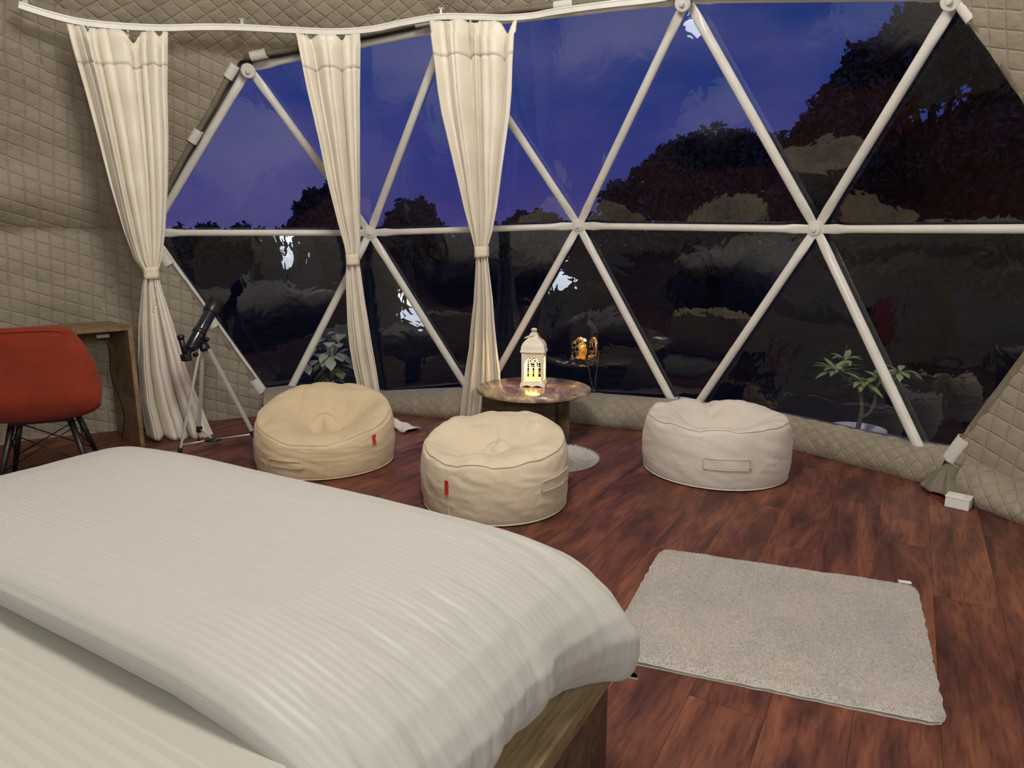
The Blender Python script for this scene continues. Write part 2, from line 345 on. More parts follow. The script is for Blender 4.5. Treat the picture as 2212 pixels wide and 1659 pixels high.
L0, L1, L2, L3 = [nearest(x, y, -.3, -.1) for x, y in ((595, 900), (1035, 875), (1466, 910), (2006, 1039))]
for i, x, y in ((U0, 537, 146), (U1, 966, 58), (U2, 1484, -2), (U3, 2072, -10), (M0, 324, 503), (M1, 799, 503), (M2, 1250, 488), (M3, 1763, 495), (M4, 2436, 494)): fit(i, x, y)
for i, x, y in ((L0, 602, 890), (L1, 1033, 877), (L2, 1478, 916), (L3, 2020, 1041)): fit(i, x, y, True)
WIN = [(M0, U0, M1), (U0, U1, M1), (U1, M1, M2), (U1, U2, M2), (U2, M2, M3), (U2, U3, M3), (U3, M3, M4),
       (M0, L0, M1), (L0, L1, M1), (L1, M1, M2), (L1, L2, M2), (L2, M2, M3), (L2, L3, M3), (L3, M3, M4)]
WINS = [frozenset(t) for t in WIN]
BOUND = [(M0, U0), (U0, U1), (U1, U2), (U2, U3), (U3, M4), (M4, L3), (M0, L0)]
BS = {frozenset(e) for e in BOUND}

# floor: planks running 31 degrees off the view axis, clipped to the dome's base ring
AX = math.radians(30.3); PV = np.array([math.sin(AX), math.cos(AX)]); PU = np.array([-math.cos(AX), math.sin(AX)])
def clip(poly, R):
    for k in range(30):
        a = 2 * math.pi * (k + .5) / 30; n = np.array([math.cos(a), math.sin(a)]); out = []
        for i in range(len(poly)):
            p, q = poly[i], poly[(i + 1) % len(poly)]; dp, dq = (p - C2) @ n - R, (q - C2) @ n - R
            if dp <= 0: out.append(p)
            if dp * dq < 0: out.append(p + (q - p) * dp / (dp - dq))
        poly = out
        if len(poly) < 3: return []
    return poly
floor = empty('floor', (C2[0], C2[1], 0), kind='structure')
floor['label'] = 'dark red brown wood laminate floor'
W_, LN = .212, 1.22; ref = C2
for row in range(-19, 20):
    off = (row * .381) % 1.0 * LN
    for k in range(-5, 6):
        s0 = row * W_ + .03; t0 = k * LN + off; gp = .0005
        poly = [ref + PU * a + PV * b for a, b in ((s0 + gp, t0 + gp), (s0 + W_ - gp, t0 + gp), (s0 + W_ - gp, t0 + LN - gp), (s0 + gp, t0 + LN - gp))]
        poly = clip(poly, 3.96)
        if len(poly) < 3: continue
        g = G(); n = len(poly); g.add([(p[0], p[1], 0) for p in poly] + [(p[0], p[1], -.012) for p in poly], [tuple(range(n))] + [(i, i + n, (i + 1) % n + n, (i + 1) % n) for i in range(n)])
        c = ref + PU * (s0 + W_ / 2) + PV * (t0 + LN / 2)
        obj('plank', g, M['plank'], floor, smooth=False, origin=(c[0], c[1], 0), rot=-AX)
g = G(); g.lathe([(0, -.013), (3.98, -.013), (3.98, -.15), (0, -.15)], (C2[0], C2[1], 0), 60)
obj('subfloor', g, M['brownwood'], floor, smooth=False)

# ------------------------------------------------------------------ liner panels (quilted cloth, displaced geometry)
def quilt(a, b, w, amp):
    u = np.abs((a / w) % 1 - .5) * 2; v = np.abs((b / w) % 1 - .5) * 2
    return amp * np.minimum(1 - u ** 3.0, 1 - v ** 3.0) ** .55
def tri_grid(A, B, C_, n):
    I, J = [], []
    for i in range(n + 1):
        for j in range(n + 1 - i): I.append(i); J.append(j)
    I = np.array(I); J = np.array(J); P = (A[None] * (n - I - J)[:, None] + B[None] * I[:, None] + C_[None] * J[:, None]) / n
    row = [0]
    for i in range(n + 1): row.append(row[-1] + n + 1 - i)
    f = []
    for i in range(n):
        for j in range(n - i):
            a = row[i] + j; b = row[i + 1] + j; f.append((a, b, a + 1))
            if j < n - i - 1: f.append((b, b + 1, a + 1))
    edge = np.minimum(np.minimum(I, J), n - I - J) / n * 3
    return P, f, edge
SHIFT = {}
def make_shift():
    amt = {(M0, U0): .055, (U0, U1): .045, (U1, U2): .04, (U2, U3): .02, (U3, M4): -.01, (M4, L3): -.01, (M0, L0): -.01}
    for t in TRI:
        if frozenset(t) in WINS: continue
        for a, b in itertools.combinations(t, 2):
            if frozenset((a, b)) not in BS: continue
            k = [i for i in t if i not in (a, b)][0]; d = unit(NODE[b] - NODE[a]); w = NODE[k] - NODE[a]; w = unit(w - (w @ d) * d)
            v = amt[(a, b)] if (a, b) in amt else amt[(b, a)]
            for n_ in (a, b): SHIFT[n_] = SHIFT.get(n_, np.zeros(3)) + w * v * (.8 if len(BS) else 1)
make_shift()
def inward(i, s=.984):
    q = CEN + (NODE[i] - CEN) * s + SHIFT.get(i, 0); q[2] = NODE[i][2] if GP[i][2] < 0 else q[2]
    return q
def panel_group(name, tris, label):
    g = G(); UVS = []
    for t in tris:
        vis = any(NODE[i][1] > 1.6 for i in t) and max(GP[i][2] for i in t) < .96
        A, B, C_ = [inward(i) for i in t]; n = 88 if vis else 10
        P, f, edge = tri_grid(A, B, C_, n)
        nn = unit(np.cross(B - A, C_ - A)); cen = (A + B + C_) / 3
        if nn @ (CEN - cen) < 0: nn = -nn; f = [tuple(reversed(x)) for x in f]
        uvt = np.full((len(P), 2), .5)
        if vis:
            ex = unit(np.cross((0, 0, 1), nn)) if abs(nn[2]) < .98 else np.array([1., 0, 0]); ey = np.cross(nn, ex)
            d = P - np.array([C2[0], C2[1], 0]); x, y = d @ ex, d @ ey
            th = math.radians(-20 if cen[2] < 2.4 else 34); a = x * math.cos(th) + y * math.sin(th); b = -x * math.sin(th) * 1.0 + y * math.cos(th); a = a + b * .28
            wob = np.array([.016 * mnoise.noise(Vector((p[0] * 3, p[1] * 3, p[2] * 3))) for p in P])
            h = quilt(a + wob, b + wob * .7, .082, .0062); uvt = np.stack([(a + wob) / .082, (b + wob * .7) / .082], 1)
            fold = np.array([mnoise.noise(Vector((p[0] * 2.2, p[1] * 2.2, p[2] * 5.5))) for p in P]) * .016
            fine = np.array([abs(mnoise.noise(Vector((p[0] * 13, p[1] * 13, p[2] * 21)))) for p in P]) * .004
            zz = P[:, 2] + .05 * np.array([mnoise.noise(Vector((p[0] * 1.5, p[1] * 1.5, 4))) for p in P]); side = np.clip((-2.3 - P[:, 0]) / 1.0, 0, 1)
            h = h + side * (.075 * np.exp(-((zz - 1.60) / .13) ** 2) - .03 * np.exp(-((zz - 1.38) / .05) ** 2))
            e = np.clip(edge * 2.5, 0, 1); P = P + nn[None] * ((h + fine + .004) * 1.0 + fold * e)[:, None]
        g.add(P, f); UVS.append(uvt)
    o = obj(name, g, M['liner'], smooth=True, uv=np.concatenate(UVS)); tag(o, label, kind='structure'); return o
others = [t for t in TRI if frozenset(t) not in WINS]
groups = {'ceiling': [], 'wall_left': [], 'wall_right': [], 'wall_back': []}
for t in others:
    c = sum(NODE[i] for i in t) / 3
    if c[2] > 2.25: groups['ceiling'].append(t)
    elif c[1] < C2[1] - 1.2: groups['wall_back'].append(t)
    elif c[0] < C2[0]: groups['wall_left'].append(t)
    else: groups['wall_right'].append(t)
WALL = {}
for k, l in (('ceiling', 'taupe quilted fabric dome ceiling'), ('wall_left', 'taupe quilted fabric wall behind the desk'), ('wall_right', 'taupe quilted fabric wall at the right edge'), ('wall_back', 'quilted fabric wall behind the bed head')):
    if groups[k]: WALL[k] = panel_group(k, groups[k], l)

# outer cover keeps the night out
g = G()
for t in others:
    P3 = [CEN + (NODE[i] - CEN) * 1.012 for i in t]; g.add(P3, [(0, 1, 2)])
tag(obj('dome_cover', g, M['dark_gap'], smooth=False), 'outer fabric cover of the dome', kind='structure')

# ------------------------------------------------------------------ frame
frame = empty('dome_frame', (C2[0], C2[1], 0), 'white tubular metal frame of triangles around the dome window', 'frame')
def strut(a, b, r):
    A, B = NODE[a], NODE[b]; d = unit(B - A); Lg = np.linalg.norm(B - A); nrm = unit(CEN - (A + B) / 2); nrm = unit(nrm - (nrm @ d) * d); side = np.cross(d, nrm)
    rings = []
    for s, w, h in ((.035, .021, .004), (.045, .027, .005), (.10, .029, .006), (.135, .031, .012), (.19, r * 1.06, r * .86), (.24, r, r)):
        rings.append((s, w, h))
    full = rings + [(Lg - s, w, h) for s, w, h in reversed(rings)]
    n = 14; R = [[A + d * s + side * (w * math.cos(2 * math.pi * k / n)) + nrm * (h * math.sin(2 * math.pi * k / n)) for k in range(n)] for s, w, h in full]
    g = G(); g.loft(R, cap=True); o = obj('strut', g, M['white_metal'], frame, smooth=True, sharp=60, origin=(A + B) / 2); return o
edges = set()
for t in WIN:
    for a, b in itertools.combinations(t, 2): edges.add(tuple(sorted((a, b))))
for a, b in sorted(edges):
    if GP[a][2] < 0 and GP[b][2] < 0: continue
    strut(a, b, .0235 if abs(NODE[a][2] - NODE[b][2]) < .3 and GP[a][2] > 0 else .0285)
def hub(i, window):
    c = NODE[i]; n = unit(CEN - c); a = unit(np.cross(n, (0, 0, 1))); b = np.cross(n, a); ax = (a, b, n)
    g = G()
    if window:
        g.lathe([(0, .006), (.056, .006), (.062, .010), (.062, .016), (.056, .020), (0, .020)], c, 5, ax=(math.cos(.3) * a + math.sin(.3) * b, -math.sin(.3) * a + math.cos(.3) * b, n))
        h = obj('hub', g, M['white_metal'], frame, smooth=False, origin=c)
        g2 = G(); g2.lathe([(0, .02), (.034, .02), (.036, .026), (.033, .031), (.012, .034), (.012, .046), (.008, .05), (0, .05)], c, 24, ax=ax); obj('bolt', g2, M['white_metal'], h, sharp=35)
    else:
        c2 = CEN + (c - CEN) * .984 + n * .012
        g.lathe([(0, -.02), (.040, -.02), (.048, .0), (.048, .012), (.042, .018), (0, .018)], c2, 28, ax=ax)
        h = obj('hub', g, M['white_metal'], frame, sharp=35, origin=c2)
        g2 = G(); g2.lathe([(0, .018), (.016, .018), (.014, .034), (.009, .04), (0, .04)], c2, 14, ax=ax); obj('bolt', g2, M['white_metal'], h, sharp=35)
for i in (M1, M2, M3): hub(i, True)
ringU = [i for i in NODE if .4 < GP[i][2] < .6]
for i in ringU:
    if NODE[i][1] > 1 or True: hub(i, False)

# clear window panes
win = empty('window_1', (C2[0], C2[1] + 3.9, 0), 'large clear plastic dome window of triangular panes', kind='structure')
for t in WIN:
    P3 = [CEN + (NODE[i] - CEN) * 1.009 for i in t]; cen = sum(P3) / 3; P3 = [cen + (p - cen) * 1.004 for p in P3]
    P, f, edge = tri_grid(*P3, 26); nn = unit(np.cross(P3[1] - P3[0], P3[2] - P3[0])); nn = nn if nn @ (CEN - cen) > 0 else -nn
    bulge = np.clip(edge, 0, 1) * -.004
    wob = np.array([mnoise.noise(Vector((p[0] * 2.6, p[1] * 2.6, p[2] * 1.9))) for p in P]) * .0045 * np.clip(edge * 2, 0, 1)
    g = G(); g.add(P + nn[None] * (bulge + wob)[:, None], f); obj('pane', g, M['pvc'], win, smooth=True)

# hems along the window's edge (cloth rolled over the boundary tube) and the white straps that hold it
def edge_pt(a, b, x, y):
    best = None
    for k in range(201):
        P = NODE[a] + (NODE[b] - NODE[a]) * k / 200; q = project(P); d = np.hypot(q[0] - x, q[1] - y)
        if best is None or d < best[0]: best = (d, P)
    return best[1]
thirds = {}
for t in others:
    for a, b in itertools.combinations(t, 2):
        if frozenset((a, b)) in BS: thirds[frozenset((a, b))] = [i for i in t if i not in (a, b)][0]
SLEEVED = {frozenset((U3, M4)), frozenset((M4, L3)), frozenset((M0, L0))}
def hem_path(a, b, n=30):
    A, B = (NODE[a] * .35 + inward(a) * .65, NODE[b] * .35 + inward(b) * .65) if frozenset((a, b)) in SLEEVED else (inward(a), inward(b)); th = thirds[frozenset((a, b))]; away = unit(inward(th) - (A + B) / 2); d = unit(B - A); away = unit(away - (away @ d) * d)
    nn = unit(np.cross(d, away)); nn = nn if nn @ (CEN - A) > 0 else -nn
    pts = []
    for k in range(n + 1):
        s = k / n; P = A + (B - A) * s + nn * (.006 + .007 * mnoise.noise(Vector((s * 9, a * 3.1, 0)))) + away * (.012 + .006 * mnoise.noise(Vector((s * 6, b * 2.3, 5)))); pts.append(P)
    return pts, away, nn
for e in BOUND:
    if frozenset(e) not in thirds: continue
    a, b = e; pts, away, nn = hem_path(a, b); g = G(); sl = .008 if frozenset(e) in SLEEVED else 0; g.tube(pts[1:-1], [.020 + sl + .004 * mnoise.noise(Vector((k * .8, a, 0))) for k in range(len(pts) - 2)], 10)
    nm = 'ceiling' if NODE[thirds[frozenset(e)]][2] > 3.2 or min(NODE[a][2], NODE[b][2]) > 2.2 else ('wall_left' if NODE[a][0] < C2[0] + .3 else 'wall_right')
    obj('hem', g, M['liner_hem'], WALL[nm])
for (a, b, x, y, r, ln) in ((M0, U0, 522, 172, .036, .10), (M0, U0, 438, 308, .036, .10), (U0, U1, 566, 134, .036, .11), (U0, U1, 912, 71, .034, .10), (M0, L0, 357, 562, .04, .11), (M0, L0, 462, 690, .04, .10), (M0, L0, 561, 836, .04, .12),
                       (U1, U2, 1213, 33, .03, .12), (U1, U2, 1442, 3, .03, .13), (U3, M4, 2098, 18, .03, .12), (M4, L3, 2072, 968, .042, .15)):
    P = edge_pt(a, b, x, y); pts, away, nn = hem_path(a, b); d = unit(NODE[b] - NODE[a]); Pq = min(pts, key=lambda q: np.hypot(project(q)[0] - x, project(q)[1] - y))
    sl = frozenset((a, b)) in SLEEVED; c = Pq + nn * .004; r = r + (.0 if sl else -.004); sd = np.cross(d, nn)
    rings = [[c + d * s + sd * (r * .95 * math.cos(2 * math.pi * k / 16)) + nn * (r * .8 * math.sin(2 * math.pi * k / 16)) for k in range(16)] for s in (-ln / 2, -ln / 2 + .004, ln / 2 - .004, ln / 2)]
    g = G(); g.loft(rings); o = obj('strap', g, M['strap'], WALL['ceiling' if a in (U0, U1) and b in (U1, U2) else ('wall_left' if x < 1000 else 'wall_right')], solid=.004, smooth=True); o['label'] = 'white strap around the frame tube'

# quilted roll of cloth along the foot of the window
def lerp_tab(tab, x):
    xs = [p[0] for p in tab]; return np.array([np.interp(x, xs, [p[k] for p in tab]) for k in range(1, len(tab[0]))])
def roll(name, bot, top, x0, x1, n, label, seed):
    g = G(); B = np.array([fl(x, y, .0)[:2] for x, y in bot]); T = np.array([cyl(x, y, 3.80) for x, y in top])
    angB = np.array([math.atan2(*(p - C2)) for p in B]); angT = np.array([math.atan2(*(p[:2] - C2)) for p in T])
    rB = np.array([np.hypot(*(p - C2)) for p in B]); rT = np.array([np.hypot(*(p[:2] - C2)) for p in T]); zT = T[:, 2]
    a0, a1 = math.atan2(*(cyl(x0, 930, 3.7)[:2] - C2)), math.atan2(*(cyl(x1, 1000, 3.7)[:2] - C2)); m = 26
    P = np.zeros((n, m, 3)); UVR = np.zeros((n, m, 2))
    for i in range(n):
        a = a0 + (a1 - a0) * i / (n - 1); rb = np.interp(a, angB, rB); rt = np.interp(a, angT, rT); zt = np.interp(a, angT, zT); w = .012 * mnoise.noise(Vector((a * 5, seed, 0)))
        for j in range(m):
            q = j / (m - 1); ph = q * math.pi / 2
            r = rt + .09 - (rt + .09 - rb) * (math.sin(ph) ** .75) + w; z = .006 + (zt) * (math.cos(ph) ** .8)
            if j == m - 1: r += .012; z = 0.001
            cr = .006 * mnoise.noise(Vector((a * 22, q * 4, seed))) + .008 * mnoise.noise(Vector((a * 60, q * 1.2, seed + 3)))
            aa, bb = a * 3.7 + q * .30, a * 3.7 - q * .30
            UVR[i, j] = (aa / .095, bb / .095)
            h = float(quilt(np.array(aa), np.array(bb), .095, .009)); h = (h + cr) * min(1, (1 - q) * 8) * min(1, q * 6)
            nr, nz = math.sin(ph), math.cos(ph)
            r -= h * nr; z += h * nz
            P[i, j] = (C2[0] + r * math.sin(a), C2[1] + r * math.cos(a), z)
    g.grid(P); o = obj(name, g, M['liner'], smooth=True, uv=UVR.reshape(-1, 2)); tag(o, label, kind='structure'); return o
bot = [(560, 915), (700, 903), (830, 893), (950, 905), (1100, 908), (1240, 915), (1390, 932), (1540, 950), (1690, 968), (1840, 1005), (1990, 1045), (2100, 1090), (2212, 1133), (2300, 1170)]
top = [(560, 846), (620, 838), (700, 845), (830, 850), (1000, 843), (1240, 853), (1400, 865), (1560, 880), (1690, 900), (1850, 935), (1980, 962), (2060, 972), (2120, 992), (2212, 1030), (2300, 1062)]
roll('baseboard_front', bot, top, 575, 2035, 560, 'quilted taupe cloth roll along the foot of the window', 1.0)
roll('baseboard_right', [(x, y + (4 if x > 2060 else 0)) for x, y in bot], top, 2090, 2400, 130, 'taupe cloth roll along the right wall foot', 7.0)
# gathered cloth where the two rolls meet
apex = cyl(2052, 1003, 3.72); c0 = fl(2058, 1066, 0.02); g = G(); rings = []
ax1 = unit(np.array([apex[1] - C2[1], -(apex[0] - C2[0]), 0])); ax2 = unit(np.array([C2[0] - apex[0], C2[1] - apex[1], 0]))
for k in range(15):
    q = k / 14; c = apex * (1 - q) + c0 * q; wd = .012 + .15 * q ** .8; dp = .012 + .06 * q ** .8; z = c[2] * 1.0
    rings.append([c + ax1 * wd * math.cos(t) * (1 + .10 * math.sin(t * 11) * (1 - q * .6)) + ax2 * dp * math.sin(t) * (1 + .35 * math.sin(t * 9 + 1) * (1 - q * .5)) for t in np.linspace(0, 2 * math.pi, 73)[:-1]])
g.loft(rings, cap=True); tag(obj('trim_1', g, M['liner_hem'], smooth=True), 'gathered end of taupe cloth at the corner of the window', kind='structure')

# ------------------------------------------------------------------ curtain rail
rail_px = [(40, 12), (110, 34), (180, 50), (260, 58), (350, 62), (440, 60), (520, 61), (620, 66), (720, 70), (800, 65), (870, 51), (950, 38), (1020, 38), (1090, 40), (1150, 36), (1200, 27), (1300, 13), (1400, 2), (1440, -4)]
RP = [cyl(x, y, 3.17) for x, y in rail_px]
def smooth_path(P, n):
    P = np.array(P); t = np.arange(len(P)); out = []
    for s in np.linspace(0, len(P) - 1, n):
        i = min(int(s), len(P) - 2); f = s - i; p0, p1, p2, p3 = P[max(i - 1, 0)], P[i], P[i + 1], P[min(i + 2, len(P) - 1)]
        out.append(.5 * ((2 * p1) + (-p0 + p2) * f + (2 * p0 - 5 * p1 + 4 * p2 - p3) * f * f + (-p0 + 3 * p1 - 3 * p2 + p3) * f ** 3))
    return out
SP = smooth_path(RP, 120); rail = empty('curtain_rail', tuple(RP[9]), 'white curtain track curving along the dome below the ceiling', 'curtain rail')
rings = []
for i, p in enumerate(SP):
    t = unit(SP[min(i + 1, len(SP) - 1)] - SP[max(i - 1, 0)]); sd = unit(np.cross(t, (0, 0, 1))); up = np.cross(sd, t)
    rings.append([p + sd * a + up * b for a, b in ((-.012, -.016), (-.004, -.016), (-.004, -.012), (.004, -.012), (.004, -.016), (.012, -.016), (.012, .010), (.016, .012), (.016, .020), (-.016, .020), (-.016, .012), (-.012, .010))])
g = G(); g.loft(rings, cap=True); obj('track', g, M['white_metal'], rail, smooth=False)
def rail_at(x):
    return min(SP, key=lambda p: abs(project(p)[0] - x))
for x in (60, 522, 957, 1380):
    p = rail_at(x); g = G(); g.box(p + [0, 0, .033], (.012, .03, .034)); g.box(p + [0, .01, .05], (.03, .05, .006)); obj('bracket', g, M['white_metal'], rail, smooth=False)

# ------------------------------------------------------------------ curtains
def curtain(tab, tie_y, rtop, rbot, ytop, ybot, nf, seed, label, lining_from, sag, depth=.045, back=None):
    """tab rows: photo y, left x, right x. Folds run down the cloth and are gathered at the tie."""
    ys = np.concatenate([np.linspace(ytop, tie_y, 60), np.linspace(tie_y, ybot, 46)[1:]]); nu = 260; n = len(ys)
    P = np.zeros((nu, n, 3)); tt = [r[0] for r in tab]
    ph = [rng.uniform(0, 6.28) for _ in range(4)]
    for j, y in enumerate(ys):
        xl = np.interp(y, tt, [r[1] for r in tab]); xr = np.interp(y, tt, [r[2] for r in tab]); q = (y - ytop) / (ybot - ytop); R = rtop + (rbot - rtop) * q
        wpx = xr - xl; tightness = np.clip((abs(y - tie_y)) / 180, 0, 1)
        for i in range(nu):
            u = i / (nu - 1); uu = u + .035 * math.sin(u * 9 + seed) * tightness
            f = .62 * math.sin(2 * math.pi * nf * u + ph[0] + 1.2 * math.sin(3.1 * u + seed) + q * .8) + .30 * math.sin(2 * math.pi * nf * 1.6 * u + ph[1] - q * 1.0)
            pl = abs(math.sin(math.pi * nf * 1.45 * u + ph[0] * .5 + .9 * math.sin(2.7 * u + seed) + q * .5)); pl2 = abs(math.sin(math.pi * nf * 2.6 * u + ph[3] - q * .7)); f = .30 * f + .62 * (2 * pl ** .5 - 1) + .22 * (2 * pl2 ** .5 - 1)
            amp = depth * 1.45 * (.42 + .58 * tightness) * (1 if q > .03 else .5)
            x = xl + wpx * (uu if 0 < u < 1 else u) + wpx * (.30 / (2 * math.pi * nf) * 1.3) * math.cos(2 * math.pi * nf * u + ph[0] + 1.2 * math.sin(3.1 * u + seed) + q * .8 + .5) * math.sin(math.pi * u) ** .6 * (.35 + .65 * tightness) * min(1, q * 14 + .35); yy = y
            p = cyl(x, yy, R); rd = unit(np.array([C2[0] - p[0], C2[1] - p[1], 0]))
            p = p + rd * (amp * f)
            p = p + rd * .010 * mnoise.noise(Vector((u * 5, q * 11, seed)))
            P[i, j] = p
    for i in range(nu):   # heading hangs from the hooks and sags between them
        u = i / (nu - 1); x = np.interp(u, [0, 1], [np.interp(ytop, tt, [r[1] for r in tab]), np.interp(ytop, tt, [r[2] for r in tab])])
        zr = rail_at(x)[2] - .026; s = sum(a * math.exp(-((u - c) / w) ** 2) for c, w, a in sag); d = zr - s - P[i, 0, 2]
        for j in range(16): P[i, j, 2] += d * (1 - j / 15) ** 1.0 if j else d
    root = empty('curtain', tuple(P[nu // 2, -1]), label, 'curtain', 'gathered curtains on the track')
    def part(name, m, sel, th):
        g = G(); g.add(P.reshape(-1, 3), [(i * n + j, (i + 1) * n + j, (i + 1) * n + j + 1, i * n + j + 1) for i in range(nu - 1) for j in range(9, n - 1) if sel(i, j)]); used = sorted({k_ for f_ in g.f for k_ in f_}); mp_ = {k_: q_ for q_, k_ in enumerate(used)}
        g.v = [g.v[k_] for k_ in used]; g.f = [tuple(mp_[k_] for k_ in f_) for f_ in g.f]; return obj(name, g, m, root, solid=th)
    lf = lambda j: nu * (lining_from[0] if ys[j] < tie_y else lining_from[0] + (lining_from[1] - lining_from[0]) * min(1, (ys[j] - tie_y) / 90))
    # heading tape, satin face and pale lining edge are separate pieces of cloth
    part('cloth', M['curtain'], lambda i, j: i < lf(j), .003)
    g = G(); g.grid(P[:, :10] - np.array([0, 0, 0])); o = obj('heading', g, M['curtain'], root, solid=.006)
    o = part('lining', M['lining'], lambda i, j: i >= lf(j), .003); o['label'] = 'paler lining edge of the curtain'
    # tie band
    xl = np.interp(tie_y, tt, [r[1] for r in tab]) - 2; xr = np.interp(tie_y, tt, [r[2] for r in tab]) + 2; R = rtop + (rbot - rtop) * (tie_y - ytop) / (ybot - ytop)
    a, b = cyl(xl, tie_y + 2, R), cyl(xr, tie_y, R); c = (a + b) / 2; hw = np.linalg.norm(b - a) / 2; e1 = unit(b - a); e2 = unit(np.array([C2[0] - c[0], C2[1] - c[1], 0])); hh = 11 / F * 4.9
    rings = []
    for z, k_ in ((-hh, 1.0), (-hh * .5, .97), (0, .96), (hh * .5, .97), (hh, 1.0)):
        rings.append([c + e1 * (hw * k_ * math.copysign(abs(math.cos(t)) ** .6, math.cos(t))) + e2 * (.048 * math.copysign(abs(math.sin(t)) ** .6, math.sin(t))) + np.array([0, 0, z]) for t in np.linspace(0, 2 * math.pi, 41)[:-1]])
    g = G(); g.loft(rings); obj('tieback', g, M['tie'], root, solid=.005)
    for c_ in np.linspace(.04, .96, 6):
        x = xl; pt = P[int(c_ * (nu - 1)), 0]; q = rail_at(project(pt)[0]); g = G(); g.tube([q - [0, 0, .014], q - [0, 0, .028]], .006, 8); g.tube([q - [0, 0, .026], pt + [0, 0, .002]], .003, 6); obj('hook', g, M['white_plastic'], root)
    return root
curtain([(50, 142, 362), (100, 155, 362), (200, 185, 362), (300, 212, 364), (400, 238, 363), (500, 268, 357), (560, 291, 349), (590, 313, 341), (620, 307, 348), (700, 300, 374), (800, 298, 404), (870, 302, 432), (920, 312, 452), (950, 318, 466)],
        588, 3.15, 3.34, 58, 946, 2.3, 1.0, 'cream curtain beside the desk, bottom spreading pale on the floor', (.93, .42), [(.19, .035, .035), (.63, .05, .07), (.9, .04, .03)], depth=.06)
curtain([(75, 640, 778), (100, 646, 780), (200, 666, 778), (300, 690, 778), (400, 711, 778), (480, 731, 778), (530, 745, 778), (558, 750, 774), (600, 748, 781), (650, 750, 788), (700, 752, 797), (750, 757, 805), (800, 766, 814), (850, 778, 822), (885, 788, 830)],
        560, 3.15, 3.46, 76, 890, 2.0, 2.3, 'narrow cream curtain behind the left beanbag', (.88, .80), [(.25, .08, .02), (.7, .06, .03)], depth=.05)
curtain([(42, 935, 1115), (80, 940, 1112), (200, 954, 1107), (250, 962, 1103), (350, 985, 1090), (450, 1006, 1076), (500, 1018, 1066), (540, 1028, 1053), (570, 1030, 1057), (650, 1027, 1067), (700, 1022, 1071), (750, 1018, 1076), (800, 1010, 1082), (850, 1004, 1084), (905, 998, 1078)],
        543, 3.15, 3.50, 46, 905, 2.4, 4.7, 'cream curtain hanging behind the round table', (.93, .86), [(.2, .05, .012), (.5, .09, .02), (.9, .05, .075)], depth=.05)

# ------------------------------------------------------------------ bed
BO = np.array([.239, 1.464]); BU = np.array([-.868, .497]); BV = np.array([-.497, -.868])
def bed(s, t, z): p = BO + s * BU + t * BV; return np.array([p[0], p[1], z])
BROT = math.atan2(BU[1], BU[0]); u3 = np.array([BU[0], BU[1], 0]); v3 = np.array([BV[0], BV[1], 0]); z3 = np.array([0, 0, 1.])
BW, BL = 2.16, 2.12
bf = empty('bed', tuple(bed(BW / 2, BL / 2, 0)), 'low wooden platform bed base with pale top ledge', 'bed')
g = G(); g.box(bed(BW / 2, BL / 2, .2775), (BW, BL, .045), (u3, v3, z3)); obj('top_board', g, M['bedwood'], bf, smooth=False, rot=BROT + math.pi)
g = G(); g.box(bed(.012, BL / 2, .1275), (.02, BL - .02, .253), (u3, v3, z3)); obj('side_panel', g, M['bedwood_dark'], bf, smooth=False, rot=BROT)['label'] = 'dark brown side panel'
g = G(); g.box(bed(BW - .012, BL / 2, .1275), (.02, BL - .02, .253), (u3, v3, z3)); obj('side_panel', g, M['bedwood_dark'], bf, smooth=False, rot=BROT)
g = G(); g.box(bed(BW / 2, .012, .1275), (BW - .06, .02, .253), (u3, v3, z3)); obj('foot_panel', g, M['bedwood_dark'], bf, smooth=False, rot=BROT)
g = G(); g.box(bed(BW / 2, BL + .02, .55), (BW, .05, 1.1), (u3, v3, z3)); obj('headboard', g, M['bedwood'], bf, smooth=False, rot=BROT)
MS0, MS1, MT0, MT1 = .16, BW - .14, .10, 2.07
g = G(); g.box(bed((MS0 + MS1) / 2, (MT0 + MT1) / 2, .422), (MS1 - MS0, MT1 - MT0, .236), (u3, v3, z3), bevel=.05)
tag(obj('mattress', g, mat('mattress_ticking', (215, 210, 200), .9, bump=.2)), 'thick mattress under the striped sheet', 'mattress')
# fitted sheet: top plus dropping sides
def drape(s0, s1, t0, t1, ztop, zbot, ns, nt, rad, wr, seed, roll_t1=False):
    S = np.linspace(0, 1, ns); T = np.linspace(0, 1, nt); P = np.zeros((ns, nt, 3)); UV = np.zeros((ns, nt, 2))
    return P, UV
def soft(d, w):  # 0 at the rim -> 1 inside, rounded shoulder
    x = np.clip(d / w, 0, 1); return np.sqrt(np.clip(1 - (1 - x) ** 2, 0, 1))
ns, nt = 150, 150; P = np.zeros((ns, nt, 3)); uv = []
for i in range(ns):
    s = MS0 - .035 + (MS1 - MS0 + .07) * i / (ns - 1)
    for j in range(nt):
        t = MT0 + (MT1 + .02 - MT0) * j / (nt - 1); e = float(soft(min(s - MS0 + .035, MS1 + .035 - s), .07)); z = .302 + (.556 - .302) * e ** .8
        z += .004 * mnoise.noise(Vector((s * 4, t * 6, 2))) - .012 * math.exp(-((t - .90) / .06) ** 2)
        P[i, j] = bed(s, t, z); uv.append((s, t))
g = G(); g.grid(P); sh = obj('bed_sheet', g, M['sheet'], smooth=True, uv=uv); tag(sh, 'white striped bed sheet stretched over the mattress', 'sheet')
g = G(); Q = np.zeros((40, 12, 3))
for i in range(40):
    for j in range(12):
        t = .33 + .55 * i / 39; q = j / 11; Q[i, j] = bed(.15 - .088 * q * math.sin(math.pi * i / 39) ** .6 + .01 * math.sin(i * .9), t, .306 + .05 * (1 - q) + .012 * math.sin(i * 1.3 + q * 4) * (1 - q) * .5 + .003)
